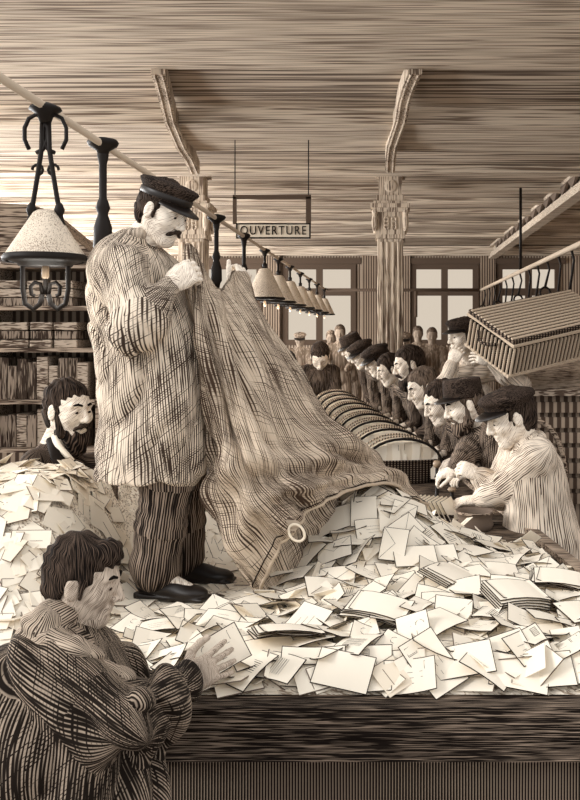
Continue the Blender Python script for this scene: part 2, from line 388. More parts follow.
def cap_parts(root, T, style, mat, tilt=0):
    """T = (origin, R, scale) of the head"""
    o, R, sc = T; R2 = R @ Matrix.Rotation(tilt, 3, 'Y')
    m = MB(); c = o + R @ V((-.012,0,.05))*sc
    if style == 'peaked':
        pr = [(.094,-.01),(.098,.0),(.1,.028),(.102,.032),(.115,.05),(.118,.058),(.11,.066),(.08,.072),(.04,.076),(.002,.077)]
    elif style == 'soft':
        pr = [(.096,-.008),(.100,.004),(.104,.018),(.12,.03),(.123,.042),(.112,.058),(.08,.07),(.04,.08),(.002,.081)]
    else:   # kepi
        pr = [(.096,-.01),(.1,.0),(.099,.04),(.096,.075),(.093,.086),(.086,.088),(.04,.086),(.002,.086)]
    m.lathe(c, [(r*sc, z*sc) for r, z in pr], 32, 1.06, .9, R2)
    cp = m.build('cap', mat, root, True)
    v = MB(); n = 15; vs = []
    for i in range(n):
        a = -1.15+2.3*i/(n-1)
        for (rr, dz) in ((.098,.0),(.098+.052*math.cos(a*1.25)**.7 if math.cos(a*1.25) > 0 else .098, -.026*max(0,math.cos(a)))):
            for th in (0,-.004):
                vs.append(c + R2 @ V((rr*1.06*math.cos(a), rr*.92*math.sin(a), dz+th))*sc)
    fs = []
    for i in range(n-1):
        a = i*4; b = a+4
        fs += [(a,b,b+2,a+2),(a+1,a+3,b+3,b+1),(a+2,b+2,b+3,a+3),(a,a+1,b+1,b)]
    fs += [(0,2,3,1),((n-1)*4,(n-1)*4+1,(n-1)*4+3,(n-1)*4+2)]
    v.add(vs, fs); v.build('visor', M['leather'], cp, True)
    if style == 'peaked':
        b_ = MB(); b_.lathe(c, [(r*sc,z*sc) for r, z in ((.1015,.004),(.1035,.006),(.1045,.024),(.103,.027))], 32, 1.06, .9, R2, caps=False); b_.build('cap_band', M['leather'], cp, True)
def person(label, base, J, yaw, pitch=0, roll=0, hs=1.0, w=1.0, top='coat', topm=None, legm=None, skin='skin', hair='short', hairm='hair',
           cap=None, capm=None, captilt=0, beard=0, mous=0, hands=None, hv=.0035, cv=.008, cat='person', group=None, hem=None, extra=None,
           fold=None, collar=True, shoes=True, sleeve=1.0, girth=(1,1), detail=True, legr=1.0):
    root = thing('person', label, cat, base, group)
    sk = M[skin]; J = {k: V(v) for k, v in J.items()}
    up = (J['neck']-J['pelvis']).normalized(); sd = (J['shL']-J['shR']); sd = (sd-up*sd.dot(up)).normalized(); fw = sd.cross(up).normalized()
    TR = Matrix((fw, sd, up)).transposed()
    # --- body
    B = SDF(); p, n = J['pelvis'], J['neck']
    for t, r in ((0,(.1,.14,.12)),(.35,(.095,.125,.13)),(.68,(.105,.15,.14))):
        B.ell(p.lerp(n, t), [x*w for x in r], TR, .06)
    B.cap(J['shR'], J['shL'], .05*w, k=.05)
    B.cap(n-up*.05, J['head']-up*.03, .056*hs, .05*hs, .03)
    for sfx in 'LR':
        B.chain([J['sh'+sfx], J['el'+sfx], J['wr'+sfx]], [.048*w,.038*w,.027*hs], .03)
        B.chain([J['hip'+sfx], J['kn'+sfx], J['an'+sfx]], [.08*w,.055*w,.038*w], .04)
        f = J.get('toe'+sfx)
        if f: B.cap(J['an'+sfx], f, .035, .025, .03)
    parts = [B.mesh(max(.009, cv))]
    yw = Matrix.Rotation(yaw, 3, 'Z') @ Matrix.Rotation(pitch, 3, 'Y') @ Matrix.Rotation(roll, 3, 'X')
    T = (J['head'], yw, hs)
    H = SDF(); H.axis = (J['head'], yw @ V((0,0,1))); H.urad = .09; H.frame(J['head'], yw, hs); head_sdf(H); H.frame()
    H.cap(J['head']+yw @ V((-.025,0,-.05))*hs, n, .05*hs, .056*hs, .03)
    parts.append(H.mesh(hv))
    for hd in (hands or []):
        S = SDF(); hand_sdf(S, **hd); parts.append(S.mesh(min(hv, .0035) if hv < .005 else .0045))
    np_mesh('body', parts, sk, root)
    # --- face details
    if detail:
        for y in (-1,1):
            e = MB(); q = [T[0]+yw @ V(v)*hs for v in ((.094,y*.012,.035),(.09,y*.03,.041),(.076,y*.05,.034))]
            e.tube(q, [.0042*hs,.0055*hs,.0026*hs], 6); e.build('eyebrow', M['hair'], root, True)
            e = MB(); R3 = yw
            e.lathe(T[0]+yw @ V((.0855,y*.031,.007))*hs, [(.001*hs,-.0055*hs),(.0062*hs,-.004*hs),(.0078*hs,0),(.0062*hs,.004*hs),(.001*hs,.0055*hs)], 10, .62, 1, R3)
            e.build('eye', M['ink'], root, True)
    # --- hair
    if hair:
        S = SDF(); S.axis = (J['head'], yw @ V((-.35,0,1))); S.urad = .09; S.frame(J['head'], yw, hs)
        if hair == 'short':
            S.ell((-.02,0,.042), (.104,.084,.094), k=.01); S.ell((-.045,0,-.02), (.068,.072,.075), k=.03)
            S.box((.13,0,-.05), (.09,.13,.115), rd=.03, k=.02, sub=True)
            S.box((.055,0,-.11), (.08,.13,.10), rd=.02, k=.02, sub=True)
            for y in (-1,1): S.ell((-.004,y*.088,-.004), (.024,.022,.034), k=.008, sub=True); S.cap((.015,y*.072,.02), (.016,y*.07,-.02), .008, .006, .01)
        elif hair == 'tousled':
            S.ell((-.02,0,.045), (.106,.086,.094), k=.01); S.ell((-.05,0,-.015), (.065,.074,.07), k=.03)
            for a in range(9):
                an = a*2.4; S.sph((.0+.062*math.cos(an), .05*math.sin(an), .092+.014*math.sin(a*1.7)), .024, .03)
            S.sph((.05,0,.092), .022, .03)
            S.box((.135,0,-.06), (.09,.13,.115), rd=.03, k=.02, sub=True)
            S.box((.055,0,-.11), (.08,.13,.10), rd=.02, k=.02, sub=True)
            for y in (-1,1): S.ell((-.004,y*.09,-.004), (.024,.022,.034), k=.008, sub=True); S.cap((.02,y*.074,.03), (.02,y*.072,-.025), .009, .006, .01)
        np_mesh('hair', [S.mesh(hv, strands(.0028*hs, 230/hs))], M[hairm], root)
    if beard:
        S = SDF(); S.axis = (J['head']-yw @ V((.1,0,0)), yw @ V((.3,0,1))); S.urad = .09; S.frame(J['head'], yw, hs); L = beard
        S.ell((.06,0,-.1-.02*L), (.045,.048,.035+.03*L), k=.03); S.ell((.015,0,-.085), (.055,.064,.032), k=.03)
        for y in (-1,1): S.cap((.008,y*.066,0), (.03,y*.058,-.08), .012, .02, .02)
        S.cap((.1,-.02,-.058), (.1,.02,-.058), .01, k=.01, sub=True)
        np_mesh('beard', [S.mesh(hv, strands(.0032*hs, 200/hs))], M[hairm], root)
    if mous:
        S = SDF(); S.frame(J['head'], yw, hs)
        for y in (-1,1): S.cap((.101,y*.004,-.042), (.083,y*.038,-.064), .0115, .006, .008)
        np_mesh('moustache', [S.mesh(min(hv,.003), strands(.0015, 300))], M[hairm], root)
    if cap: cap_parts(root, T, cap, M[capm or 'cap'], captilt)
    # --- upper garment
    g0, g1 = girth; C = SDF(); C.axis = (J['pelvis'], up); C.urad = .18
    for t, r in ((-.12,(.155*g0,.185*g1,.2)),(.3,(.145*g0,.175*g1,.16)),(.6,(.148*g0,.185*g1,.15))):
        C.ell(p.lerp(n, t), [x*w for x in r], TR, .07)
    C.cap(J['shR'], J['shL'], .072*w, k=.07); C.cap(n-up*.1, n-up*.03, .085*w, .075*w, .06)
    for sfx in 'LR':
        a, e, q = J['sh'+sfx], J['el'+sfx], J['wr'+sfx]; ed = (q-e).normalized()
        C.chain([a, a.lerp(e,.5), e, e.lerp(q,.5), q-ed*.015], [.078*w*sleeve,.073*w*sleeve,.07*w*sleeve,.063*w*sleeve,.043*w*sleeve], .018)
    if hem is not None:
        m_, r0 = hem            # list of (point, (rf, rs))
        for q, rr in m_: C.ell(q, (rr[0], rr[1], .16), TR if False else Matrix((V((fw.x,fw.y,0)).normalized(), V((sd.x,sd.y,0)).normalized(), V((0,0,1)))).transposed(), .08)
        C.box((p.x, p.y, r0-.3), (.7,.7,.3), rd=.001, k=.006, sub=True)
    if extra: extra(C, J, TR)
    np_mesh(top, [C.mesh(cv, fold or folds())], M[topm or 'coat'], root)
    if collar:
        S = SDF(); ax = (J['head']-n).normalized()
        ring = [n-up*.005+(sd*math.cos(a)*.078+fw*math.sin(a)*.074)*w+ax*.012*math.sin(a+PI) for a in [2*PI*i/12 for i in range(13)]]
        for i in range(12): S.cap(ring[i]+up*.012, ring[i+1]+up*.012, .022*w, k=.01)
        np_mesh('collar', [S.mesh(cv*.8, folds(.003, 60))], M[topm or 'coat'], root)
    # --- legs
    S = SDF(); S.ucon = .095; S.ell(p-V((0,0,.02)), (.13*w,.16*w,.13), TR, .06)
    zc = []
    for sfx in 'LR':
        a, k_, q = J['hip'+sfx], J['kn'+sfx], J['an'+sfx]
        S.chain([a, a.lerp(k_,.5), k_, k_.lerp(q,.5), q+(k_-q).normalized()*.03], [x*w*legr for x in (.105,.1,.088,.083,.088)], .035)
        zc.append(q.z)
    np_mesh('trousers', [S.mesh(max(cv,.009), folds(.005, 45, (.3,.2,1)))], M[legm or 'trouser'], root)
    if shoes:
        for sfx in 'LR':
            q = J['an'+sfx]; t = J.get('toe'+sfx) or q+fw*.2-V((0,0,.05)); g = J.get('ground', base)
            gz = (g.z if hasattr(g,'z') else g[2]) if True else 0
            dr = V((t.x-q.x, t.y-q.y, 0)).normalized(); l = V((-dr.y, dr.x, 0)); R = Matrix((dr, l, V((0,0,1)))).transposed()
            S = SDF(); S.frame((q.x, q.y, gz), R, 1)
            S.cap((-.035,0,.06), (.01,0,.085), .042, .045, .03); S.ell((.06,0,.04), (.085,.042,.042), k=.03); S.ell((.15,0,.03), (.075,.046,.03), k=.03)
            S.box((.075,0,-.04), (.3,.2,.055), rd=.001, k=.004, sub=True)
            S.box((.085,0,.012), (.14,.043,.008), rd=.007, k=.004); S.box((-.035,0,.01), (.036,.036,.013), rd=.006, k=.004)
            np_mesh('shoe', [S.mesh(.0045 if cv < .009 else .009)], M['leather'], root)
    return root
def auto(base, yaw, H=1.66, lean=.25, wL=None, wR=None, hd=(0,0,0)):
    b = V(base); f = V((math.cos(yaw), math.sin(yaw), 0)); l = V((-f.y, f.x, 0)); u = V((0,0,1)); s = H/1.7
    J = {}
    J['pelvis'] = b+u*.92*s; n = J['pelvis']+(u*.5+f*lean*.5)*s*.98; J['neck'] = n
    J['head'] = n+(u*.15+f*(.06+lean*.15))*s+V(hd)
    sh = n-u*.07*s
    J['shL'] = sh+l*.18*s; J['shR'] = sh-l*.18*s
    J['wrL'] = V(wL) if wL is not None else b+u*1.0*s+f*.42*s+l*.12*s
    J['wrR'] = V(wR) if wR is not None else b+u*1.0*s+f*.42*s-l*.12*s
    for t, sg in (('L',1),('R',-1)):
        a, q = J['sh'+t], J['wr'+t]; mid = (a+q)/2; d = (q-a).length; r = math.sqrt(max(.0, (.29*s)**2-(d/2)**2))
        J['el'+t] = mid+(-u*.9-f*.25+l*sg*.45).normalized()*max(r,.03)
        J['hip'+t] = J['pelvis']-u*.04+l*sg*.09; J['kn'+t] = b+u*.48*s+l*sg*.1+f*.03; J['an'+t] = b+u*.09+l*sg*.1; J['toe'+t] = J['an'+t]+f*.2-u*.06
    return J
# ================================================================== SETTING
def sbox(name, x0,x1,y0,y1,z0,z1, m): 
    b = MB(); b.b(x0,x1,y0,y1,z0,z1); return struct(b.build(name, M[m]))
XL, XR, YB, ZC = -7.2, 5.2, 22.0, 3.9
sbox('floor', XL, XR, -1.0, YB, -.1, 0, 'floor')
sbox('ceiling', XL, XR, 4.9, YB+.2, ZC, ZC+.15, 'ceil')
# rear wall with window openings, front at YB
def wx(px): return (px-391)/F0*YB
def wz(py): return CH-(py-332)/F0*YB
wins = [(283,356,264,345),(411,478,264,345),(497,560,264,345),(203,262,264,345)]
wb = MB(); xs = sorted([(wx(a), wx(b)) for a,b,_,_ in wins]); zt, zb_ = wz(264), wz(345)
cur = XL
for a, b in xs: wb.b(cur, a, YB, YB+.3, 0, ZC); wb.b(a, b, YB, YB+.3, zt, ZC); wb.b(a, b, YB, YB+.3, 0, zb_); cur = b
wb.b(cur, XR, YB, YB+.3, 0, ZC); struct(wb.build('wall_back', M['wall']))
gm = bpy.data.materials.new('daylit_frosted_glass'); gm.use_nodes = True; nt = gm.node_tree; nt.nodes.clear()
em = nt.nodes.new('ShaderNodeEmission'); em.inputs[0].default_value = lin((232,214,190)); em.inputs[1].default_value = .8
ou = nt.nodes.new('ShaderNodeOutputMaterial'); nt.links.new(em.outputs[0], ou.inputs[0])
for i, (a, b) in enumerate(xs):
    f = MB(); w = .13
    f.b(a, a+w, YB-.06, YB+.12, zb_, zt); f.b(b-w, b, YB-.06, YB+.12, zb_, zt); f.b(a+w, b-w, YB-.06, YB+.12, zt-w, zt); f.b(a+w, b-w, YB-.06, YB+.12, zb_, zb_+w)
    zm = wz(292); f.b(a+w, b-w, YB-.04, YB+.1, zm-.09, zm+.09); f.b((a+b)/2-.08, (a+b)/2+.08, YB-.05, YB+.11, zb_+w, zt-w)
    f.b(a-.12, b+.12, YB-.1, YB, zt, zt+.14)
    wf = f.build('window_%d' % (i+1), M['frame']); struct(wf)
    g = MB(); g.b(a+w, b-w, YB+.05, YB+.07, zb_+w, zt-w); g.build('pane', gm, wf)
# wooden panelling piers between the windows
for a, b in ((362,410),(480,495),(264,281)):
    x0, x1 = wx(a), wx(b); q = MB(); q.b(x0, x1, YB-.12, YB-.002, 0, wz(252)); struct(q.build('trim_%d' % (a//50), M['walld']))
q = MB(); q.b(XL, XR, YB-.16, YB-.002, wz(256), wz(247)-.02); q.b(XL, XR, YB-.22, YB-.002, wz(249), wz(246)-.02); struct(q.build('trim_1', M['ceil2']))
# left wall: stretch of solid wall, tall windows letting the daylight in
wlm = MB(); lw = [(5.2,8.2),(9.6,12.6),(14,17),(18.2,20.8)]; c = 2.6
for a, b in lw: wlm.b(XL-.2, XL, c, a, 0, ZC); wlm.b(XL-.2, XL, a, b, 0, 1.0); wlm.b(XL-.2, XL, a, b, 3.5, ZC); c = b
wlm.b(XL-.2, XL, c, YB, 0, ZC); struct(wlm.build('wall_left', M['wall']))
for i, (a, b) in enumerate(lw):
    f = MB(); w = .08
    f.b(XL-.12, XL+.03, a, a+w, 1, 3.5); f.b(XL-.12, XL+.03, b-w, b, 1, 3.5); f.b(XL-.12, XL+.03, a+w, b-w, 1, 1+w); f.b(XL-.12, XL+.03, a+w, b-w, 3.5-w, 3.5)
    f.b(XL-.1, XL+.01, (a+b)/2-.04, (a+b)/2+.04, 1+w, 3.5-w); f.b(XL-.1, XL+.01, a+w, b-w, 2.6, 2.68)
    struct(f.build('window_%d' % (i+5), M['frame']))
    ld = bpy.data.lights.new('window_daylight', 'AREA'); ld.shape = 'RECTANGLE'; ld.size = 2.3; ld.size_y = b-a-.2; ld.energy = 400; ld.color = (1,.99,.97)
    lo = bpy.data.objects.new('window_daylight', ld); COL.objects.link(lo); lo.location = (XL+.1, (a+b)/2, 2.25); lo.rotation_euler = (0,-PI/2,0)
sbox('wall_right', XR, XR+.2, 3.4, YB, 0, ZC, 'wall')
# ceiling beams across the room
def beam(name, d0, d1, z0, m='ceil2'): sbox(name, XL, XR, d0, d1, z0, ZC-.002, m)
beam('trim_2', 8.35, 9.55, 3.72)
beam('trim_3', 5.0, 7.0, 3.84)
for i, (d, h) in enumerate(((11.35,.09),(12.7,.1),(14.1,.07),(15.4,.09),(17.0,.07),(19.0,.09))): beam('trim_%d' % (i+10), d, d+.28, ZC-h, 'ceil2')
# curved ribs springing from the columns
def rib(pts, name):
    m = MB(); vs = []; fs = []; n = len(pts)
    for i, (px, py, z) in enumerate(pts):
        d = F0*(z-CH)/(332-py); x = (px-391)/F0*d
        for dx, dz in ((-.055,0),(.055,0),(.055,.14),(-.055,.14)): vs.append((x+dx, d, min(z+dz, ZC-.003)))
    for i in range(n-1):
        for k in range(4): fs.append((i*4+k, i*4+(k+1)%4, i*4+4+(k+1)%4, i*4+4+k))
    fs += [(3,2,1,0), tuple(n*4-4+k for k in range(4))]
    m.add(vs, fs)
    for o in (-.03,.03): m.tube([V(vs[4*i])+V((.055+o,-.0,.0)) for i in range(n)], .009, 6)
    return struct(m.build(name, M['stone']))
rib([(415,74,3.8),(409,88,3.78),(404,104,3.76),(401,122,3.7),(392,148,3.66),(390.5,160,3.6),(390,172,3.62)], 'trim_20')
rib([(158,74,3.8),(162,88,3.78),(166,104,3.76),(170,122,3.7),(181,148,3.66),(189,160,3.6),(195,174,3.62)], 'trim_21')
# ornate columns
def column(x, y, label):
    r = thing('column', label, 'column', (x,y,0), 'square columns carrying the ceiling')
    s = y/F0; zz = lambda py: CH-(py-332)*s
    a = MB(); hw = .17
    a.b(x-hw, x+hw, y-hw, y+hw, 0, zz(240)); 
    for dx in (-.11,-.037,.037,.11): a.b(x+dx-.018, x+dx+.018, y-hw-.02, y-hw, .5, zz(243))
    a.b(x-.24, x+.24, y-.24, y+.24, 0, .4); a.build('shaft', M['stone'], r, bevel=.01)
    b = MB()
    for z0, z1, h in ((240,236,.2),(236,214,.19),(214,210,.23),(210,206,.26),(206,203,.22),(203,197,.18)): b.b(x-h, x+h, y-h, y+h, zz(z0), zz(z1))
    for sx in (-1,1):
        for sy in (-1,1): b.lathe((x+sx*.2, y+sy*.2, zz(222)), [(.02,-.14),(.04,-.08),(.045,0),(.03,.07),(.045,.12),(.02,.15)], 10)
        for k in range(3): b.tube([(x+sx*(.05+.03*math.cos(t)), y-.2, zz(225)+.05*k-.05+.03*math.sin(t)) for t in [q*PI/4 for q in range(8)]], .014, 5, closed=True)
    b.build('capital', M['stone'], r)
    c = MB()
    for z0, z1, h in ((197,178,.155),(178,174,.2),(174,171,.17)): c.b(x-h, x+h, y-h, y+h, zz(z0), zz(z1))
    c.lathe((x, y-.158, zz(188)), [(.075,0),(.085,.012),(.06,.02),(.03,.025)], 16, R=Matrix.Rotation(PI/2,3,'X'))
    c.build('pedestal_block', M['stone'], r)
    d = MB(); d.b(x-.11, x+.11, y-.11, y+.11, zz(171), ZC-.02); d.build('neck', M['stone'], r)
column(-.01, 12.0, 'tall square stone column with carved capital behind the row of sorters')
column(-2.63, 12.0, 'stone column half hidden behind the head of the man with the sack')
# ================================================================== TABLE
def te(y): return .69-.12*(y-4.875)
r = thing('sorting_table', 'huge dark wooden sorting table heaped with letters, filling the foreground', 'table', (0,3,0))
top = [(-2.6,2.53),(te(2.53),2.53),(te(11.75),11.75),(-2.1,11.75),(-1.25,3.95),(-2.6,3.95)]
def prism(mb, poly, z0, z1, mi=0):
    n = len(poly); mb.add([(x,y,z0) for x,y in poly]+[(x,y,z1) for x,y in poly], [tuple(range(n))[::-1], tuple(range(n,2*n))]+[(i,(i+1)%n,n+(i+1)%n,n+i) for i in range(n)], mi)
m = MB(); prism(m, [(x,(y+.02 if y < 3 else y)) for x,y in top], TZ-.06, TZ); m.build('table_top', M['tabletop'], r)
m = MB(); z1 = TZ+.0; z0 = CH-(757-332)/F0*2.53
m.b(-2.6, te(2.53), 2.49, 2.55, z0+.073, z1); m.build('front_board', M['table'], r)
m = MB(); m.b(-2.6, te(2.53), 2.50, 2.545, z0, z0+.07); m.build('lower_board', M['table'], r)
m = MB(); m.b(-2.6, te(2.6), 2.56, 2.6, .02, z0+.03); m.build('skirt_panel', M['skirt'], r)
m = MB(); e = [(te(3.6)-.03,3.6),(te(3.6)+.035,3.6),(te(11.7)+.03,11.7),(te(11.7)-.03,11.7)]; prism(m, e, TZ+.001, TZ+.03); m.build('edge_rail', M['shelf'], r)
for x, y in ((-2.45,2.9),(.8,2.9),(.3,6.8),(-1.3,6.8),(-.1,9.2),(-1.7,9.2),(-.35,11.5),(-1.95,11.5),(-2.45,3.8)):
    m = MB(); m.lathe((x,y,0), [(.04,0),(.05,.03),(.035,.06),(.05,.2),(.06,.45),(.045,.52),(.06,.56),(.06,TZ-.06)], 16); m.build('leg', M['table'], r)
# ================================================================== LETTER HEAP
def sst(t): t = np.clip(t, 0, 1); return t*t*(3-2*t)
def hh(x, y):
    x = np.asarray(x, float); y = np.asarray(y, float)
    h = .018 + .30*np.exp(-(((x+.08)/.32)**2+((y-3.95)/.38)**2)) + .055*np.exp(-(((x-.35)/.4)**2+((y-3.5)/.45)**2)) + .06*np.exp(-(((x-.2)/.7)**2+((y-2.85)/.35)**2))
    h = h + .44*sst((-.99-x)/.36)*sst((y-2.75)/.8)
    h = h + .30*np.exp(-(((x+.9)/.34)**2+((y-4.2)/.26)**2))
    h = h*sst((1.02-.45*(y-3.7)-.03-x+.16-.12*(y-3))/.22)*sst((te(y)-.05-x)/.12)*sst((5.0-y)/.35)
    h = h*sst((y-2.545)/.13)
    return h
nx, ny = 200, 130; X = np.linspace(-2.55, .98, nx); Y = np.linspace(2.56, 3.93, ny)
def heapmesh():
    Y = np.linspace(2.56, 5.0, ny); GX, GY = np.meshgrid(X, Y, indexing='ij')
    H = hh(GX, GY); bump = .010*np.sin(31*GX+4*np.sin(13*GY))*np.sin(27*GY+5*np.sin(11*GX))+.008*np.sign(np.sin(23*GX+17*GY+3*np.sin(9*GX-5*GY)))
    Z = TZ+.002+np.maximum(H+bump*np.clip(H*20,0,1)-.012, 0)
    ok = (GY < 3.93) | (GX > -1.2-.08*(GY-3.93)); ok &= H > .004
    vs = np.stack([GX,GY,Z], -1).reshape(-1,3); fs = []
    for i in range(nx-1):
        for j in range(ny-1):
            if ok[i,j] and ok[i+1,j] and ok[i,j+1] and ok[i+1,j+1]: a = i*ny+j; fs.append((a,a+ny,a+ny+1,a+1))
    bm = bmesh.new(); me = bpy.data.meshes.new('letter_heap'); me.from_pydata(vs.tolist(), [], fs); bm.from_mesh(me)
    bmesh.ops.delete(bm, geom=[v for v in bm.verts if not v.link_faces], context='VERTS')
    ed = [e for e in bm.edges if e.is_boundary]
    g = bmesh.ops.extrude_edge_only(bm, edges=ed)['geom']
    for v in g:
        if isinstance(v, bmesh.types.BMVert): v.co.z = TZ+.001
    bm.to_mesh(me); bm.free(); return me
o = link_mesh('letter_heap', heapmesh(), M['heap']); tag(o, 'packed mass of loose letters spread over the table under the top layer', 'letters', None, 'stuff')
# envelope prototypes: one mesh, slots paper / ink / soft ink
def envelope(w, h, kind, rs):
    m = MB(); t = .0016; nn = 4; bend = rs.uniform(-.012,.012); b2 = rs.uniform(-.006,.006)
    def z(x, y): return bend*(1-(2*x/w)**2)+b2*(2*x/w)*(2*y/h)
    def slab(x0,x1,y0,y1,z0,z1,mi):
        vs = []; n = nn
        for i in range(n+1):
            x = x0+(x1-x0)*i/n
            for (y, zz) in ((y0,z0),(y1,z0),(y1,z1),(y0,z1)): vs.append((x,y,z(x,y)+zz))
        fs = [(i*4+k, i*4+4+k, i*4+4+(k+1)%4, i*4+(k+1)%4) for i in range(n) for k in range(4)]
        fs += [(0,1,2,3),(n*4+3,n*4+2,n*4+1,n*4)]
        m.add(vs, fs, mi)
    slab(-w/2,w/2,-h/2,h/2,0,t,0)
    e = .0017
    slab(-w/2,w/2,-h/2-.0004,-h/2+e,-.0004,t+.0004,1); slab(-w/2,w/2,h/2-e,h/2+.0004,-.0004,t+.0004,1)
    slab(-w/2-.0004,-w/2+e,-h/2,h/2,-.0004,t+.0004,1); slab(w/2-e,w/2+.0004,-h/2,h/2,-.0004,t+.0004,1)
    def line(x0,y0,x1,y1,wd=.0012,mi=1):
        d = V((x1-x0,y1-y0,0)); L = d.length; d = d/L; pn = V((-d.y,d.x,0))*wd/2; vs = []
        for i in range(4):
            p = V((x0,y0,0))+d*L*i/3
            for s_ in (-1,1):
                q = p+pn*s_; vs.append((q.x,q.y,z(q.x,q.y)+t+.0006))
        m.add(vs, [(i*2,i*2+2,i*2+3,i*2+1) for i in range(3)], mi)
    if kind in ('addressed','stamped','postmarked'):
        for k in range(3):
            yy = .1*h-k*h*.16; line(-w*.28+k*w*.06, yy, w*(.22-.04*k)+rs.uniform(-.01,.01), yy, .0011)
    if kind in ('stamped','postmarked'):
        x0,x1,y0,y1 = w*.28,w*.42,h*.16,h*.40
        for q in ((x0,y0,x1,y0),(x0,y1,x1,y1),(x0,y0,x0,y1),(x1,y0,x1,y1)): line(*q, .0014)
        for k in range(4): line(x0+(x1-x0)*(k+.6)/4.4, y0+.003, x0+(x1-x0)*(k+.6)/4.4, y1-.003, .0012)
    if kind == 'postmarked':
        c = (-w*.22, h*.22); rr = h*.13
        for k in range(12):
            a, b = 2*PI*k/12, 2*PI*(k+1)/12; line(c[0]+rr*math.cos(a), c[1]+rr*math.sin(a), c[0]+rr*math.cos(b), c[1]+rr*math.sin(b), .0013)
    if kind == 'flap':
        line(-w/2,h/2,0,-h*.05,.0013); line(w/2,h/2,0,-h*.05,.0013)
    if kind == 'striped':
        for k in range(7): line(-w*.1+k*w*.05, -h*.3, -w*.1+k*w*.05, h*.3, .0022 if k%2 else .0012)
    me = bpy.data.meshes.new('letter'); me.from_pydata(m.v, [], m.f); me.update()
    for mm in (M['paper'], M['ink'], M['inkgrey']): me.materials.append(mm)
    me.polygons.foreach_set('material_index', m.m); return me
KN = ['blank','addressed','stamped','postmarked','flap','striped','blank','addressed','flap','stamped']
DESC = {'blank':'blank cream letter', 'addressed':'letter bearing address lines', 'stamped':'letter with square stamp', 'postmarked':'postmarked stamped letter',
        'flap':'flap-side-up envelope', 'striped':'letter with striped block'}
protos = []
for i, k in enumerate(KN):
    w, h = random.choice([(.19,.12),(.17,.112),(.21,.13),(.175,.125),(.15,.105)]); protos.append((k, envelope(w, h, k, random), w, h))
def place_letter(kind_i, loc, R, label, group):
    k, me, w, h = protos[kind_i]; o = bpy.data.objects.new('letter', me); COL.objects.link(o)
    o.matrix_world = Matrix.Translation(loc) @ R.to_4x4(); tag(o, label, 'letter', group); return o
def region(x, y):
    if y < 2.78:
        return ('along the front table edge near the boy', 0) if x < -.35 else (('along the front table edge below the sack mouth', 1) if x < .15 else ('along the front table edge at the right', 2))
    if x < -.38: return ('between the standing man\'s shoes and the sack tip', 3) if y > 3.1 else ('on the table just beyond the boy\'s hands', 4)
    if y > 3.45: return ('pouring out of the open mouth of the sack', 5) if x < .22 else ('on the far right slope of the heap near the round pot', 6)
    return ('in the middle of the spilled heap', 7) if x < .3 else ('on the right side of the spilled heap', 8)
def normal(x, y):
    e = .03; gx = (hh(x+e,y)-hh(x-e,y))/(2*e); gy = (hh(x,y+e)-hh(x,y-e))/(2*e); return V((-float(gx),-float(gy),1)).normalized()
cnt = 0; used = []; tries = 0
while cnt < 262 and tries < 20000:
    tries += 1
    y = 2.58+(random.random()**1.15)*1.65; x = random.uniform(-.86, .95)
    if float(hh(x,y)) < .016: continue
    if y > 3.25 and x < -.42: continue
    if abs(x+.85) < .2 and 3.2 < y < 3.9: continue
    dm = .07 if y < 3.1 else .078
    if any((x-a)**2+(y-b)**2 < dm*dm for a,b in used): continue
    used.append((x,y)); ki = random.randrange(len(protos))
    n = normal(x,y); n = (n+V((random.gauss(0,.24), random.gauss(-.08,.24), 0))).normalized()
    sp = Matrix.Rotation(random.uniform(0,2*PI) if random.random() < .35 else random.gauss(0,.55), 3, 'Z')
    R = V((0,0,1)).rotation_difference(n).to_matrix() @ sp
    ext = max(abs((R @ V((sx*protos[ki][2]/2, sy*protos[ki][3]/2, 0))).z) for sx in (-1,1) for sy in (-1,1))
    z = max(TZ+float(hh(x,y))+.018+random.uniform(0,.022), TZ+.006+ext*.9)
    hang = [(R @ V((sx*protos[ki][2]/2, sy*protos[ki][3]/2, 0))).y for sx in (-1,1) for sy in (-1,1)]
    if y+min(hang) < 2.545: y = 2.545-min(hang)
    rn, ri = region(x, y); k = protos[ki][0]
    place_letter(ki, (x,y,z), R, DESC[k]+' '+rn, DESC[k]+'s '+rn); cnt += 1
# small tied stacks of letters, fanned on the heap
for si, (x, y, rz, tx, n, where) in enumerate(((.42,3.05,.5,.25,6,'stack of letters sunk in the right of the heap'),(-.05,2.95,-.4,.2,5,'stack of letters in the centre of the heap'),(.62,3.35,-.2,.15,6,'stack of letters at the far right of the heap'),(-.33,2.78,.3,-.15,5,'stack of letters beyond the boy\'s hands'),(.2,3.35,1.0,.3,5,'stack of letters below the sack rim'))):
    R = Euler((tx, .12, rz)).to_matrix(); z = TZ+float(hh(x,y))+.05
    for k in range(n): place_letter(0 if k < n-1 else 1, V((x,y,z))+R @ V((.004*k, .006*k*math.cos(si), .0062*k)), R @ Matrix.Rotation(random.gauss(0,.04),3,'Z'), ('letter inside a ' if k < n-1 else 'addressed letter topping a ')+where, where)
hr_ = Matrix((V((.86,.05,.5)).normalized(), V((-.5,.1,.86)).normalized(), V((.86,.05,.5)).normalized().cross(V((-.5,.1,.86)).normalized()))).transposed()
place_letter(min(range(10), key=lambda i: protos[i][2]), P(220,652,2.55), hr_, 'letter held upright between the boy\'s raised hands', None)
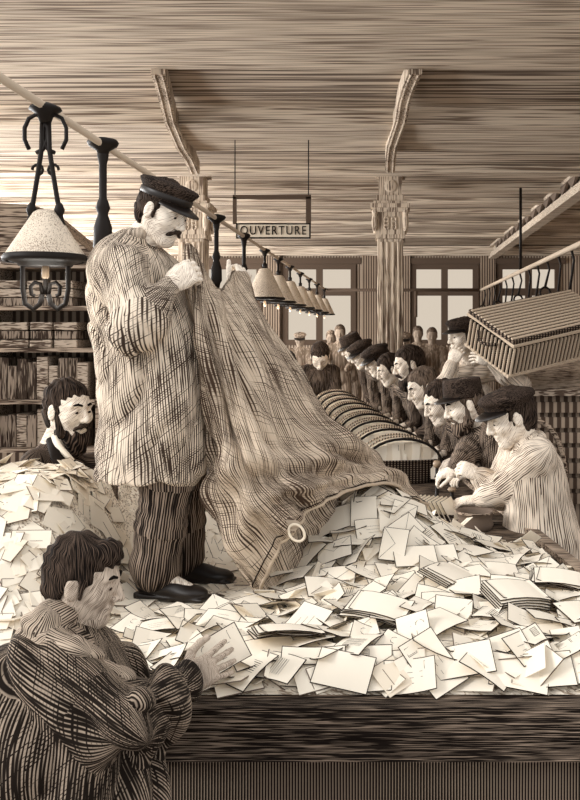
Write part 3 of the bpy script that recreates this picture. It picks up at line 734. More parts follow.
# thinner scatter on the left mound, behind the man's feet and in the deep heap: uncountable paper
sc = MB()
def scat(x, y, w, h, tilt, lift):
    n = normal(x,y); n = (n+V((random.gauss(0,tilt), random.gauss(0,tilt), 0))).normalized()
    R = V((0,0,1)).rotation_difference(n).to_matrix() @ Matrix.Rotation(random.uniform(0,2*PI),3,'Z')
    c = V((x,y,TZ+float(hh(x,y))+lift)); t = .001; 
    low = min((R @ V((a*w/2,b*h/2,0))).z for a in (-1,1) for b in (-1,1))
    if c.z+low < TZ+.004: c.z = TZ+.004-low
    ys = [(R @ V((a*w/2,b*h/2,0))).y for a in (-1,1) for b in (-1,1)]
    if c.y+min(ys) < 2.545: c.y = 2.545-min(ys)
    sc.box(c, (w/2,h/2,t), R, 0 if random.random() < .8 else 1)
    e = .0011
    if random.random() < .75:
        sc.box(c+R @ V((0,-h/2,0)), (w/2,e,t*1.4), R, 2)
    if random.random() < .75: sc.box(c+R @ V((w/2,0,0)), (e,h/2,t*1.4), R, 2)
    if random.random() < .4: sc.box(c+R @ V((0,h*.1,t*1.2)), (w*.3,.0008,t*.6), R, 2)
for _ in range(650):
    x = random.uniform(-2.2,-.98); y = random.uniform(2.62,3.86)
    scat(x, y, random.uniform(.09,.16), random.uniform(.06,.1), .10 if random.random() < .9 else .4, random.uniform(.0,.014))
for _ in range(420):
    x = random.uniform(-1.1,-.4); y = random.uniform(2.6,4.2)
    scat(x, y, random.uniform(.09,.15), random.uniform(.06,.09), .06, random.uniform(-.006,.004))
for _ in range(900):
    x = random.uniform(-.5,.95); y = random.uniform(2.6,4.7)
    if float(hh(x,y)) > .02: scat(x, y, random.uniform(.1,.15), random.uniform(.07,.1), .35, random.uniform(-.02,.012))
tag(sc.build('scattered_letters', [M['paper'], M['paper2'], M['inkgrey']]), 'pale scattered letters covering the left mound and round the standing man\'s shoes', 'letters', None, 'stuff')
# ================================================================== SACK
def cr(p0,p1,p2,p3,t): return .5*((2*p1)+(-p0+p2)*t+(2*p0-5*p1+4*p2-p3)*t*t+(-p0+3*p1-3*p2+p3)*t**3)
def resample(pts, n):
    pts = np.array(pts, float); m = len(pts); out = []
    for i in range(n):
        u = i/(n-1)*(m-1); k = min(int(u), m-2); t = u-k
        out.append(cr(pts[max(k-1,0)], pts[k], pts[k+1], pts[min(k+2,m-1)], t))
    return np.array(out)
secs = [
 [(188,243,3.38),(194,250,3.40),(203,270,3.46),(213,290,3.55),(223,290,3.62),(233,272,3.72),(243,272,3.84)],
 [(189,272,3.38),(197,278,3.39),(207,290,3.42),(218,300,3.52),(229,300,3.62),(241,295,3.72),(251,294,3.84)],
 [(191,315,3.39),(201,318,3.36),(213,322,3.37),(227,325,3.46),(242,328,3.56),(256,328,3.68),(270,326,3.84)],
 [(196,365,3.41),(209,366,3.34),(224,368,3.34),(242,372,3.40),(262,372,3.52),(283,370,3.68),(301,366,3.86)],
 [(201,415,3.43),(216,414,3.35),(236,418,3.34),(260,420,3.38),(285,418,3.50),(306,415,3.68),(326,412,3.9)],
 [(205,455,3.43),(222,452,3.34),(246,456,3.31),(275,455,3.36),(310,450,3.52),(340,446,3.72),(364,444,4.0)],
 [(210,492,3.43),(228,488,3.33),(255,486,3.31),(288,480,3.38),(325,470,3.56),(354,464,3.82),(388,466,4.08)],
 [(226,545,3.43),(246,528,3.34),(270,508,3.33),(300,494,3.42),(335,482,3.60),(368,474,3.86),(406,485,4.15)],
 [(256,598,3.46),(272,562,3.40),(290,532,3.41),(313,510,3.49),(344,492,3.64),(384,485,3.90),(428,503,4.22)]]
bk = [(.05,0),(.09,0),(.14,4),(.18,12),(.22,30),(.26,50),(.28,60),(.26,60),(.2,40)]
def sack():
    U, W = 96, 150; rows = []
    for s, (t, dy) in zip(secs, bk):
        fr = resample(s, 50); last = s is secs[-1]
        out = [V(P(a,b,c)) for a,b,c in fr]
        b = []
        for k in range(1,49):
            q = V(out[49-k]); f = math.sin(PI*k/49)
            q = q+V((0,t*f,0)); q.z -= dy*f*.004
            if last: q.z = max(TZ+.02, q.z-.4*f)
            b.append(q)
        rows.append(np.array([list(p) for p in out+b]))
    rows = np.array(rows); m = rows.shape[1]; g = []
    for i in range(U):
        u = i/(U-1)*(len(secs)-1); k = min(int(u), len(secs)-2); t = u-k
        g.append(cr(rows[max(k-1,0)], rows[k], rows[k+1], rows[min(k+2,len(secs)-1)], t))
    g = np.array(g)
    # loop resample for even columns, then folds along the sack
    nv = m
    cen = g.mean(1, keepdims=True); out = g.copy()
    for i in range(U):
        s = i/(U-1)
        tang = np.roll(g[i],-1,0)-np.roll(g[i],1,0); du = g[min(i+1,U-1)]-g[max(i-1,0)]
        nrm = np.cross(tang, du); nrm /= (np.linalg.norm(nrm,axis=1,keepdims=True)+1e-9)
        sg = np.sign(((g[i]-cen[i])*nrm).sum(1,keepdims=True)); sg[sg==0] = 1; nrm *= np.sign(sg.sum()) 
        v = np.arange(nv)/49.0
        amp = .021*min(1, .35+s*2)*(1 if s < .96 else .5)
        f = np.sin(2*PI*(v*4.2+.5*math.sin(3.3*s))+1.2*math.sin(5*s))+.7*np.sin(2*PI*(v*9.1-1.3*s)+2*math.sin(4*s+1))+.5*np.sin(2*PI*(v*2.1+2.6*s))+.35*np.sin(2*PI*(v*15+3*s*s))
        # cross creases where the cloth slumps on the table
        f += 1.0*sst((s-.5)/.2)*sst((.95-s)/.1)*np.sin(2*PI*(5.5*s+.8*np.sin(2*PI*v*.6)))
        out[i] += nrm*(f*amp*np.where(v<=1,1,.4))[:,None]
    out[:,:,2] = np.maximum(out[:,:,2], TZ+.008)
    vs = out.reshape(-1,3); fs = [(i*nv+j, i*nv+(j+1)%nv, (i+1)*nv+(j+1)%nv, (i+1)*nv+j) for i in range(U-1) for j in range(nv)]
    return vs, fs, out, nv
root = thing('mail_sack', 'big tan canvas mail sack held upside down, letters pouring from its mouth', 'sack', P(300,560,3.8))
vs, fs, grid, nv = sack(); o0 = wl(root)
fs.append(tuple(range(nv)))
me = bpy.data.meshes.new('sack_cloth'); me.from_pydata([V(p)-o0 for p in vs], [], fs); me.update()
uvl = me.uv_layers.new(name='UVMap'); U_ = grid.shape[0]; rl = np.linalg.norm(np.roll(grid,-1,1)-grid, axis=2)
uc = np.concatenate([[0], np.cumsum(rl[50][:-1])]); ul = [0.0]*(len(me.loops)*2)
for pl_ in me.polygons:
    js = [v_%nv for v_ in pl_.vertices]; wrap = max(js)-min(js) > nv/2
    for li, v_ in zip(pl_.loop_indices, pl_.vertices):
        j = v_%nv; ul[li*2] = float(uc[j]+(rl[50].sum() if wrap and j < nv/2 else 0)); ul[li*2+1] = (v_//nv)/U_*1.6
uvl.data.foreach_set('uv', ul)
o = link_mesh('sack_cloth', me, M['sack'], root, True)
sd = o.modifiers.new('thick', 'SOLIDIFY'); sd.thickness = .006; sd.offset = 0
m = MB(); m.tube([V(p) for p in grid[-1]], .0075, 8, closed=True); m.build('rim_hem', M['reed'], root, True)
m = MB(); m.tube([V(p)+V((.0,-.008,0)) for p in grid[-4][:50]], .0026, 6); m.build('hem_seam', M['ink'], root, True)
# strap and buckle hanging at the rim
c = P(297,532,3.36); R = Matrix.Rotation(.9, 3, 'Y')
m = MB(); m.tube([c+R @ V((.032*math.cos(t)*1.1, -.012, .022*math.sin(t)*1.2)) for t in [2*PI*k/18 for k in range(18)]], .005, 8, closed=True); m.build('buckle', M['paper2'], root, True)
m = MB(); m.box(P(286,521,3.37), (.05,.005,.022), Matrix.Rotation(.55,3,'Y')); m.build('strap', M['bookl'], root, bevel=.003)
# ================================================================== THE MAN WITH THE SACK
J = dict(pelvis=P(163,372,3.5), neck=P(139,238,3.5), head=P(163,213,3.45), shR=P(121,268,3.31), elR=P(140,322,3.2), wrR=P(170,286,3.30),
         shL=P(146,262,3.67), elL=P(190,318,3.85), wrL=P(231,296,3.87), hipR=P(165,392,3.42), knR=P(168,478,3.42), anR=P(154,574,3.46), toeR=P(190,590,3.42),
         hipL=P(172,392,3.6), knL=P(180,478,3.6), anL=P(181,560,3.68), toeL=P(212,576,3.66), ground=V((0,0,TZ+.02)))
def coat_x(C, J, TR):
    for a, r in (((118,285,3.48),(.09,.15,.17)),((132,320,3.48),(.14,.17,.17)),((145,360,3.48),(.155,.18,.18)),((176,400,3.44),(.09,.17,.2)),((170,350,3.44),(.08,.16,.18))): C.ell(P(*a), r, k=.09)
    C.cap(P(118,266,3.42), P(112,320,3.42), .06, .05, .08); C.cap(P(176,395,3.42), P(179,470,3.42), .078, .085, .06); C.cap(J['elR'], J['elR']+V((-.02,-.0,-.03)), .085, k=.05)
hem = ([(P(145,395,3.49),(.165,.19)),(P(149,430,3.49),(.178,.2)),(P(152,460,3.49),(.187,.205)),(P(153,490,3.49),(.19,.21))], P(0,474,3.49).z)
HR = dict(wrist=J['wrR']+V((.0,0,.005)), dirn=(.9,.12,.55), back=(-.1,-1,.2), side=1, curl=.85, s=1.12, spread=.04, thumb=.5)
HL = dict(wrist=P(236,291,3.86), dirn=(.5,-.1,1), back=(.7,-.5,.2), side=1, curl=1.1, s=1.05)
person('cap-wearing moustached man in a long tan smock standing on the table emptying a sack', P(165,595,3.5), J, -.42, .42, -.05, hs=.98, hem=hem, extra=coat_x, hands=[HR,HL],
       cap='peaked', captilt=-.06, mous=1, hv=.003, cv=.0065, girth=(1.02,1), fold=folds(.017, 24, (.95,.3,.2)), legr=1.1, sleeve=1.08, topm='coat', capm='cap')
# ================================================================== BOY IN FRONT
dB = 2.2
J = dict(pelvis=P(62,880,2.12), neck=P(74,640,2.2), head=P(84,582,2.2), shR=P(48,672,2.06), elR=P(118,722,2.0), wrR=P(184,683,2.42), shL=P(104,660,2.4), elL=P(150,725,2.56), wrL=P(188,672,2.66),
         hipR=P(60,900,2.05), knR=P(90,1010,2.1), anR=P(60,1150,2.2), hipL=P(80,900,2.25), knL=P(120,1010,2.3), anL=P(90,1100,2.32))
for k in ('anR','anL'): J[k].z = .1
for k in ('knR','knL'): J[k].z = .5
for k in ('hipR','hipL'): J[k].z = .62
J['pelvis'].z = .68; 
def boy_x(C, J, TR):
    C.ell(P(50,745,2.12), (.17,.2,.2), k=.1); C.ell(P(58,820,2.12), (.19,.2,.22), k=.1); C.ell(P(78,860,2.1), (.22,.2,.22), k=.1); C.cap(P(40,690,2.12), P(30,800,2.05), .1, .11, .08)
    C.cap(P(146,718,2.15), P(158,708,2.25), .068, .064, .05)
    C.cap(P(184,683,2.40), P(178,690,2.34), .046, .05, .01)
HR = dict(wrist=P(184,682,2.42), dirn=(.85,.12,.42), back=(.1,-.9,.25), side=1, curl=.32, s=1.0, spread=.16, thumb=.9)
HL = dict(wrist=P(190,676,2.62), dirn=(.85,-.05,.5), back=(.0,.9,.2), side=-1, curl=.35, s=.95, spread=.12, thumb=.9)
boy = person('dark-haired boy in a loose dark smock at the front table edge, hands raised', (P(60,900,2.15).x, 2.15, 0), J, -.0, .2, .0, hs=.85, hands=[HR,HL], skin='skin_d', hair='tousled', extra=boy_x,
       topm='boy', hv=.003, cv=.0065, fold=folds(.020, 24, (.9,.4,.1)), sleeve=1.0, w=1.02, collar=False, cat='boy')
S = SDF(); n = J['neck']
ring = [P(34,650,2.1),P(42,630,2.1),P(56,620,2.14),P(78,634,2.2),P(96,655,2.26),P(112,674,2.22)]
S.chain(ring, [.045,.045,.042,.04,.038,.03], .02); S.chain([P(28,672,2.12),P(48,646,2.08),P(74,652,2.06),P(98,674,2.1),P(116,686,2.18)], [.045,.042,.04,.038,.03], .012)
S.sph(P(119,684,2.14), .034, .01); S.cap(P(119,690,2.13), P(128,705,2.10), .018, .03, .01); S.cap(P(119,690,2.13), P(112,707,2.08), .018, .03, .01)
np_mesh('scarf', [S.mesh(.006, folds(.010, 60, (.5,.3,1)))], M['scarf'], boy)
# ================================================================== BEARDED MAN, LEFT
b = P(62,700,4.12); b.z = 0
J = auto(b, -.55, 1.66, .08); J['neck'] = P(54,446,4.1); J['head'] = P(69,411,4.06); J['pelvis'] = P(55,620,4.15)
J['shR'] = P(38,468,4.0); J['shL'] = P(94,470,4.28); J['elR'] = P(26,530,3.98)-V((0,-.1,0)); J['elL'] = P(84,540,4.3); J['wrR'] = P(45,570,4.1); J['wrL'] = P(70,580,4.15)
bm_ = person('bearded man in a dark suit and white collar standing behind the left mound of letters', b, J, -.55, .1, 0, hs=1.1, w=1.05, topm='suit', beard=1.0, mous=1, hair='short', hv=.0042, cv=.008, collar=False, fold=folds(.006,30))
m = MB(); m.tube([P(54,437,3.95),P(58,447,3.92),P(66,456,3.90),P(73,461,3.90)], [.012,.018,.018,.01], 8); m.build('shirt_collar', M['paper'], bm_, True)
m = MB(); m.tube([P(50,440,3.96),P(57,458,3.88),P(72,474,3.86),P(82,486,3.88)], [.018,.026,.026,.015], 8); m.build('lapel', M['suit'], bm_, True)
# ================================================================== SORTERS ON THE RIGHT
def sorter(label, px, py, d, yaw, pitch=.45, hs=1.0, H=None, dx=.0, wl_=None, wr_=None, lean=.22, **k):
    hp = P(px, py, d); f = V((math.cos(yaw), math.sin(yaw), 0)); off = .06+lean*.65
    if abs(f.x) > .8: off = max(off, (te(hp.y)+(.19 if d > 5 else .10)-hp.x)/-f.x); lean = (off-.06)/.64
    H = (hp.z)/(.92+.49+.15)*1.7
    b = V((hp.x, hp.y, 0))-f*off
    if wl_ is None and abs(f.x) > .8:
        l = V((-f.y, f.x, 0)); q = V((te(hp.y)-.12, hp.y, TZ+.16)); wl_ = q+l*.12; wr_ = wr_ if wr_ is not None else q-l*.14
        if d < 9.5: k['hands'] = (k.get('hands') or [dict(wrist=wr_, dirn=f-V((0,0,.3)), back=(0,-.2,1), side=1, curl=.5, s=1.05)])+[dict(wrist=wl_, dirn=f-V((0,0,.3)), back=(0,-.2,1), side=-1, curl=.5, s=1.05)]
    J = auto(b, yaw, H, lean, wl_, wr_); J['head'] = hp
    return person(label, b, J, yaw, pitch, 0, hs=hs, **k), J
G = 'sorters bent over the far end of the table'
# near right man in light smock
yaw = PI+.22
hA = P(479,476,4.92); hB = P(480,500,4.98)
r_, J_ = sorter('capped young sorter in a light smock nearest on the right, hand lifted over baskets', 510, 418, 4.78, yaw, .38, hs=1.22, wl_=hB, wr_=hA, lean=.12, w=1.12, topm='smockl', cap='soft', captilt=-.15, hv=.004, cv=.008, extra=lambda C, J, TR: C.ell(J['pelvis']-V((0,0,.2)), (.2,.24,.3), k=.1),
       hands=[dict(wrist=hB, dirn=(-1,.1,-.05), back=(0,-.2,1), side=-1, curl=.3, s=1.15), dict(wrist=hA, dirn=(-1,.05,.5), back=(.1,-.6,.6), side=-1, curl=.75, s=1.15)], sleeve=1.15)
yaw = PI+.25
hC = P(455,470,5.3)
sorter('bearded sorter in a peaked dark cap and dark coat, second nearest on the right', 464, 405, 5.75, yaw, .35, hs=1.22, lean=.2, w=1.12, topm='suitm', cap='kepi', captilt=-.25, beard=.8, mous=1, hairm='hairm', hv=.0045, cv=.009,
       wr_=hC, hands=[dict(wrist=hC, dirn=(-1,0,-.3), back=(0,-.3,1), side=1, curl=.6, s=1.1)])
sorter('bareheaded young sorter with a pale face just left of the bearded capped man', 441, 403, 6.3, PI+.38, .42, hs=1.22, lean=.2, topm='suitm', hv=.005, cv=.01, skin='skin_m')
sorter('thick-haired sorter with pale profile bending toward the baskets', 423, 388, 6.9, PI+.38, .42, hs=1.2, lean=.22, topm='suitm', hairm='hairm', hv=.005, cv=.011, skin='skin_m')
sorter('dark-haired bearded sorter with upright head in the middle of the row', 409, 365, 7.9, PI+.25, .3, hs=1.3, lean=.2, topm='suit', beard=.8, mous=1, hv=.006, cv=.012, skin='skin_m')
sorter('bareheaded sorter with dark hair looking down, just beyond the bearded one', 389, 370, 8.7, PI+.38, .42, hs=1.2, lean=.25, topm='suitm', hv=.006, cv=.012, skin='skin_m')
sorter('far sorter with dark cap and pale face beside the row of baskets', 377, 361, 9.4, PI+.38, .42, hs=1.25, lean=.25, topm='suitm', cap='soft', hv=.007, cv=.013, skin='skin_m', detail=False)
sorter('far sorter in a flat cap, head bowed lowest near the table end', 362, 355, 10.3, PI+.4, .42, hs=1.25, lean=.25, topm='suitm', cap='soft', hv=.007, cv=.013, skin='skin_m', detail=False)
sorter('farthest sorter of the right row, peaked dark cap', 352, 348, 11.2, PI+.3, .4, hs=1.25, lean=.25, topm='suit', cap='kepi', hv=.008, cv=.014, skin='skin_m', detail=False)
sorter('dark-coated sorter facing forward across the far end of the table', 320, 357, 12.15, -PI/2+.1, .75, hs=1.5, lean=.22, w=1.35, topm='suit', hv=.008, cv=.014, skin='skin_m', detail=False)
sorter('sorter bent low at the far table end, half hidden by the sack edge', 288, 364, 12.3, -PI/2+.3, .75, hs=1.3, lean=.3, topm='suit', hv=.008, cv=.014, skin='skin_m', detail=False)
# ================================================================== HAMPER CARRIER
b = P(475,500,7.1); b.z = 0
yaw = -2.5
J = auto(b, yaw, 1.72, .0); J['head'] = P(463,337,6.95); J['neck'] = P(472,362,7.05); J['shR'] = P(452,376,7.0); J['shL'] = P(503,372,7.05)
J['elR'] = P(438,402,6.85); J['wrR'] = P(452,363,6.72); J['elL'] = P(520,385,6.72); J['wrL'] = P(490,362,6.6)
J['pelvis'] = P(480,470,7.15); 
person('capped porter in a light smock carrying a wicker hamper on his shoulder', b, J, yaw-.15, .12, 0, hs=1.15, topm='smockl', cap='soft', captilt=-.1, hv=.0045, cv=.009, sleeve=1.1,
       hands=[dict(wrist=J['wrR'], dirn=(.55,-.1,1), back=(-.4,-.8,.1), side=1, curl=.6, s=1.15), dict(wrist=J['wrL'], dirn=(-1,-.1,.35), back=(.1,-.8,.4), side=-1, curl=.4, s=1.1)], fold=folds(.012, 30))
c0 = P(514,343,6.2)
u = (P(600,323,6.62)-c0).normalized(); v = (P(460,312,6.55)-c0); v = (v-u*v.dot(u)).normalized(); w_ = u.cross(v)
if w_.z < 0: w_ = -w_
Rh = Matrix((u, v, w_)).transposed(); LX, LY, LZ = .95, .50, .27
root = thing('wicker_hamper', 'large lidded wicker hamper carried on the shoulder at right', 'hamper', c0+Rh @ V((LX/2,LY/2,-LZ)))
hb = MB(); hb.box(c0+Rh @ V((LX/2,LY/2,-LZ/2-.03)), (LX/2-.01,LY/2-.01,LZ/2-.03), Rh, 1)
for k in range(26): hb.tube([c0+Rh @ V((LX*(k+.5)/26,0,-.05)), c0+Rh @ V((LX*(k+.5)/26,0,-LZ))], .010, 6); 
for k in range(12):
    hb.tube([c0+Rh @ V((0,LY*(k+.5)/12,-.05)), c0+Rh @ V((0,LY*(k+.5)/12,-LZ))], .009, 5)
hb.tube([c0+Rh @ V(q) for q in ((0,0,-LZ),(LX,0,-LZ),(LX,LY,-LZ),(0,LY,-LZ))], .014, 6, closed=True)
hb.build('basket_body', [M['reed'], M['wickerd']], root)
hl = MB(); hl.box(c0+Rh @ V((LX/2,LY/2,-.0)), (LX/2+.012,LY/2+.012,.02), Rh, 1)
for k in range(13): hl.tube([c0+Rh @ V((-.01,LY*(k+.5)/13,.022)), c0+Rh @ V((LX+.01,LY*(k+.5)/13,.022))], .012, 5)
hl.tube([c0+Rh @ V(q) for q in ((-.012,-.012,-.02),(LX+.01,-.012,-.02),(LX+.01,LY+.01,-.02),(-.012,LY+.01,-.02))], .014, 6, closed=True)
hl.build('lid', [M['reed'], M['wickerd']], root)
hh_ = MB(); hh_.tube([c0+Rh @ V((-.02-.05*math.sin(PI*t/8),LY*(.28+.44*t/8),-.08-.03*math.sin(PI*t/8))) for t in range(9)], .012, 6); hh_.build('handle', M['wickerd'], root, True)
# ================================================================== BACKGROUND CROWD
crowd = [(340,333,16.2,'standing man in the far background left of the column, facing out','short',None),(331,338,17.5,'small background figure below the left rear window','short',None),
         (404,341,15.5,'background worker standing just right of the column','soft','c'),(418,334,17.0,'background man in front of the right rear window, head bare','short',None),
         (432,336,16.0,'background man at right rear window beside the porter','short',None),(300,340,17.8,'background figure under the hanging lamps','soft','c'),(352,339,18.5,'background figure nearest the column on its left','short',None)]
for px, py, d, lab, hr, cp in crowd:
    hp = P(px,py,d); b = V((hp.x, hp.y, 0)); J = auto(b, -PI/2, hp.z/1.56*1.7, .02); J['head'] = hp
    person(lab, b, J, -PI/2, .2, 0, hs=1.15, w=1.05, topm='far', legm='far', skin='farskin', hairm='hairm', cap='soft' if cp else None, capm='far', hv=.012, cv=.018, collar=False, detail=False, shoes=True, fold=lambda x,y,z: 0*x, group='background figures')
# ================================================================== BASKETS OF LETTERS ALONG THE TABLE
def basket(c, ang, label, group, wd=.52, dp=.34):
    root = thing('letter_basket', label, 'basket', c, group); R = Matrix.Rotation(ang, 3, 'Z'); c = V(c); bh = .15
    m = MB(); prof = [(.80,0),(.86,.01),(.93,.07),(1,.145),(1.03,.15),(1.03,.165),(.96,.165),(.9,.14),(.8,.02)]
    n = 36; vs = []
    for r, z in prof:
        for k in range(n):
            a = 2*PI*k/n; ca, sa = math.cos(a), math.sin(a); e = .45
            vs.append(c+R @ V((wd/2*r*abs(ca)**e*(1 if ca > 0 else -1), dp/2*r*abs(sa)**e*(1 if sa > 0 else -1), z)))
    m.add(vs, [(i*n+k, i*n+(k+1)%n, (i+1)*n+(k+1)%n, (i+1)*n+k) for i in range(len(prof)-1) for k in range(n)]+[tuple(range(n))[::-1], tuple((len(prof)-1)*n+k for k in range(n))])
    m.build('basket_body', M['wickerd'], root)
    for yy, r in ((-dp/2+.01,.010),(0,.007),(dp/2-.02,.007)):
        m = MB(); m.tube([c+R @ V((-wd/2*1.02*math.cos(PI*k/14), yy, .14+.17*math.sin(PI*k/14))) for k in range(15)], r, 7); m.build('hoop', M['iron'] if yy < -.1 else M['wicker'], root, True)
    q = MB()                                          # letters standing on edge, their tops following the hoops
    for jy in range(5):
        for kx in range(11):
            x = -wd/2*.84+wd*.84*kx/10; top = .135+.155*math.sqrt(max(0, 1-(2*x/wd)**2))+random.uniform(-.012,.006)
            y = -dp/2+.035+jy*(dp-.07)/4+random.uniform(-.01,.01); z0 = .03
            R2 = R @ Matrix.Rotation(random.uniform(-.12,.12), 3, 'Y') @ Matrix.Rotation(random.uniform(-.25,.1), 3, 'X')
            q.box(c+R @ V((x,y,(z0+top)/2)), (.027,.0022,(top-z0)/2), R2, 0 if (kx+jy)%3 else 1)
            if random.random() < .4: q.box(c+R @ V((x+.012,y-.006,top-.035)), (.0016,.001,.02), R2, 2)
    o = q.build('packed_letters', [M['paper'], M['paper2'], M['inkgrey']]); tag(o, 'pale letters packed on edge inside the '+label, 'letters', 'letters packed in the baskets', 'stuff')
ang = math.atan(.15)
names = ['nearest and largest','second','third','fourth','fifth','sixth','seventh','eighth','ninth']
for i in range(9):
    y = 6.3+i*.62; x = .06-.15*(y-6.3)
    basket((x,y,TZ), ang, ('nearest and largest hooped wicker basket on the long table' if i == 0 else names[i]+' hooped wicker basket behind the nearest one in the right-hand row'), 'hooped baskets in the right-hand row')
for i in range(6):
    y = 7.9+i*.62; x = -.54-.15*(y-6.3)
    basket((x,y,TZ), ang, ('front hooped basket of the left-hand row, close to the sack' if i == 0 else names[i]+' hooped basket counting from the sack in the left-hand row'), 'hooped baskets in the left-hand row', .48)
# ================================================================== THINGS ON THE RIGHT OF THE TABLE
c = P(475,529,4.74); c.z = TZ
root = thing('round_pot', 'low round dark pot standing on the table before the capped young sorter', 'pot', c)
m = MB(); m.lathe(c, [(.075,0),(.085,.005),(.098,.03),(.085,.06),(.098,.085),(.104,.09),(.104,.1),(.09,.1),(.08,.085),(.07,.03),(.0,.03)], 32, caps=False); m.build('pot_body', M['inkgrey'], root, True)
m = MB(); m.lathe(c, [(.1,.088),(.108,.094),(.1,.102)], 32, caps=False); m.build('rim', M['shelf'], root, True)
m = MB(); m.lathe(c, [(.088,.07),(.001,.072)], 32, caps=False); m.build('paste', M['ink'], root)
# upright row of letters in a shallow tray
c = P(425,505,5.0); c.z = TZ+.001; Rt = Matrix.Rotation(-.35, 3, 'Z')
root = thing('letter_tray', 'shallow dark wooden tray holding a leaning row of letters before the nearest basket', 'tray', c)
m = MB(); m.box(c+V((0,0,.008)), (.19,.085,.008), Rt); m.build('tray_bottom', M['tabletop'], root)
for sy in (-1,1): m = MB(); m.box(c+Rt @ V((0,sy*.085,.025)), (.19,.006,.025), Rt); m.build('tray_side', M['tabletop'], root)
for k in range(13):
    R = Rt @ Matrix.Rotation(PI/2, 3, 'Z') @ Matrix.Rotation(1.05, 3, 'X'); place_letter(0, c+Rt @ V((-.15+.025*k,0,.062)), R, 'letter leaning in the row standing in the shallow wooden tray', 'letters leaning in the tray')
# hand stamps
def stamp(c, label, h=.2):
    root = thing('hand_stamp', label, 'stamp', c)
    m = MB(); m.lathe(c, [(.035,0),(.04,.005),(.04,.02),(.012,.03),(.01,h*.6),(.018,h*.62),(.012,h*.66),(.01,h*.85)], 16); m.build('shank', M['iron'], root, True)
    m = MB(); m.lathe(c, [(.004,h*.82),(.02,h*.86),(.026,h*.93),(.018,h),(.002,h*1.01)], 16); m.build('knob', M['brass'], root, True)
c = P(437,492,5.45); c.z = TZ; stamp(c, 'upright iron hand stamp with round knob beside the nearest basket', .26)
c = P(452,505,5.15); c.z = TZ; stamp(c, 'shorter iron hand stamp under the lifted hand of the young sorter', .15)
# ================================================================== DESK AND CHAIR AT THE RIGHT REAR
root = thing('writing_desk', 'tall slant-topped wooden desk behind the sorters at the right', 'desk', (1.75,6.9,0))
m = MB(); m.add([(1.05,6.75,1.32),(2.6,6.75,1.32),(2.6,7.5,1.52),(1.05,7.5,1.52),(1.05,6.75,1.37),(2.6,6.75,1.37),(2.6,7.5,1.57),(1.05,7.5,1.57)], [(3,2,1,0),(4,5,6,7),(0,1,5,4),(1,2,6,5),(2,3,7,6),(3,0,4,7)]); m.build('desk_top', M['bookl'], root)
m = MB()
for k in range(7): m.b(1.1, 2.55, 6.8, 6.84, .5+k*.115, .5+k*.115+.08)
m.b(1.1, 2.55, 6.85, 7.4, .15, 1.31); m.build('desk_body', M['walld'], root)
for x in (1.12,2.52):
    for y in (6.82,7.38): m = MB(); m.b(x-.03,x+.03,y-.03,y+.03,0,.15); m.build('leg', M['shelf'], root)
root = thing('round_back_chair', 'wooden chair with arched back standing behind the young sorter', 'chair', (.98,5.9,0))
m = MB(); m.lathe((.98,5.9,.45), [(.2,0),(.21,.01),(.21,.03),(.19,.04)], 24); m.build('seat', M['shelf'], root)
m = MB(); m.tube([(.98-.2*math.cos(PI*k/14), 6.08, .78+.42*math.sin(PI*k/14)) for k in range(15)], .018, 8); m.tube([(.98-.13*math.cos(PI*k/14), 6.08, .78+.33*math.sin(PI*k/14)) for k in range(15)], .012, 8)
for sx in (-1,1): m.tube([(.98+sx*.2,6.08,.78),(.98+sx*.16,6.05,.48)], .018, 8); m.tube([(.98+sx*.13,6.08,.78),(.98+sx*.1,6.05,.48)], .012, 8)
m.build('backrest', M['shelf'], root, True)
for sx in (-1,1):
    for sy in (-1,1): m = MB(); m.tube([(.98+sx*.12,5.9+sy*.12,.45),(.98+sx*.18,5.9+sy*.18,0)], [.018,.014], 8); m.build('leg', M['shelf'], root)
# ================================================================== GAS PIPE WITH LAMPS
PXL = -1.29; PZ = 2.64
root = thing('gas_pipe', 'long pale gas pipe on the left and across the back, carrying hanging lamps', 'pipe', (PXL,10,PZ))
m = MB(); m.tube([(PXL,2.0,PZ),(PXL,18,PZ)], .016, 10); m.build('left_run', M['pipe'], root, True)
m = MB(); m.tube([(PXL,18,PZ),(1.8,18,PZ)], .03, 8); m.tube([(.5,18,PZ),(.5,18,2.1)], .03, 8); m.build('cross_run', M['frame'], root, True)
root2 = thing('hanging_rail', 'pale rail high along the right with dark straps and hooks hanging from it', 'rail', (1.8,12,PZ))
m = MB(); m.tube([(1.8,5.0,PZ),(1.8,17.95,PZ)], .03, 8); m.build('rail_bar', M['pipe'], root2, True)
for k, d in enumerate((9.0,9.7,10.4,11.1,11.8,12.6,13.4,14.2,15.0,15.8,16.6,17.4)):
    L = .38+.18*math.sin(k*2.1)+.1
    m = MB(); m.tube([(1.8,d,PZ),(1.8+.03,d,PZ-.12),(1.8-.02,d,PZ-L)], [.014,.012,.016], 6)
    if k%3 == 0: m.lathe((1.78,d,PZ-L-.1), [(.01,.12),(.06,.08),(.075,0),(.05,-.06),(.01,-.08)], 10)
    else: m.tube([(1.78+.06*math.cos(t),d,PZ-L-.06+.06*math.sin(t)) for t in [q*PI/5 for q in range(10)]], .013, 6, closed=True)
    m.build('hanging_strap', M['iron'], root2, True)
for k, d in enumerate((7.4,12.5)):
    m = MB(); m.tube([(1.8,d,PZ),(1.8,d,ZC-.1)], .02, 8); m.build('hanger', M['iron'], root2, True)
lamp_n = [0]
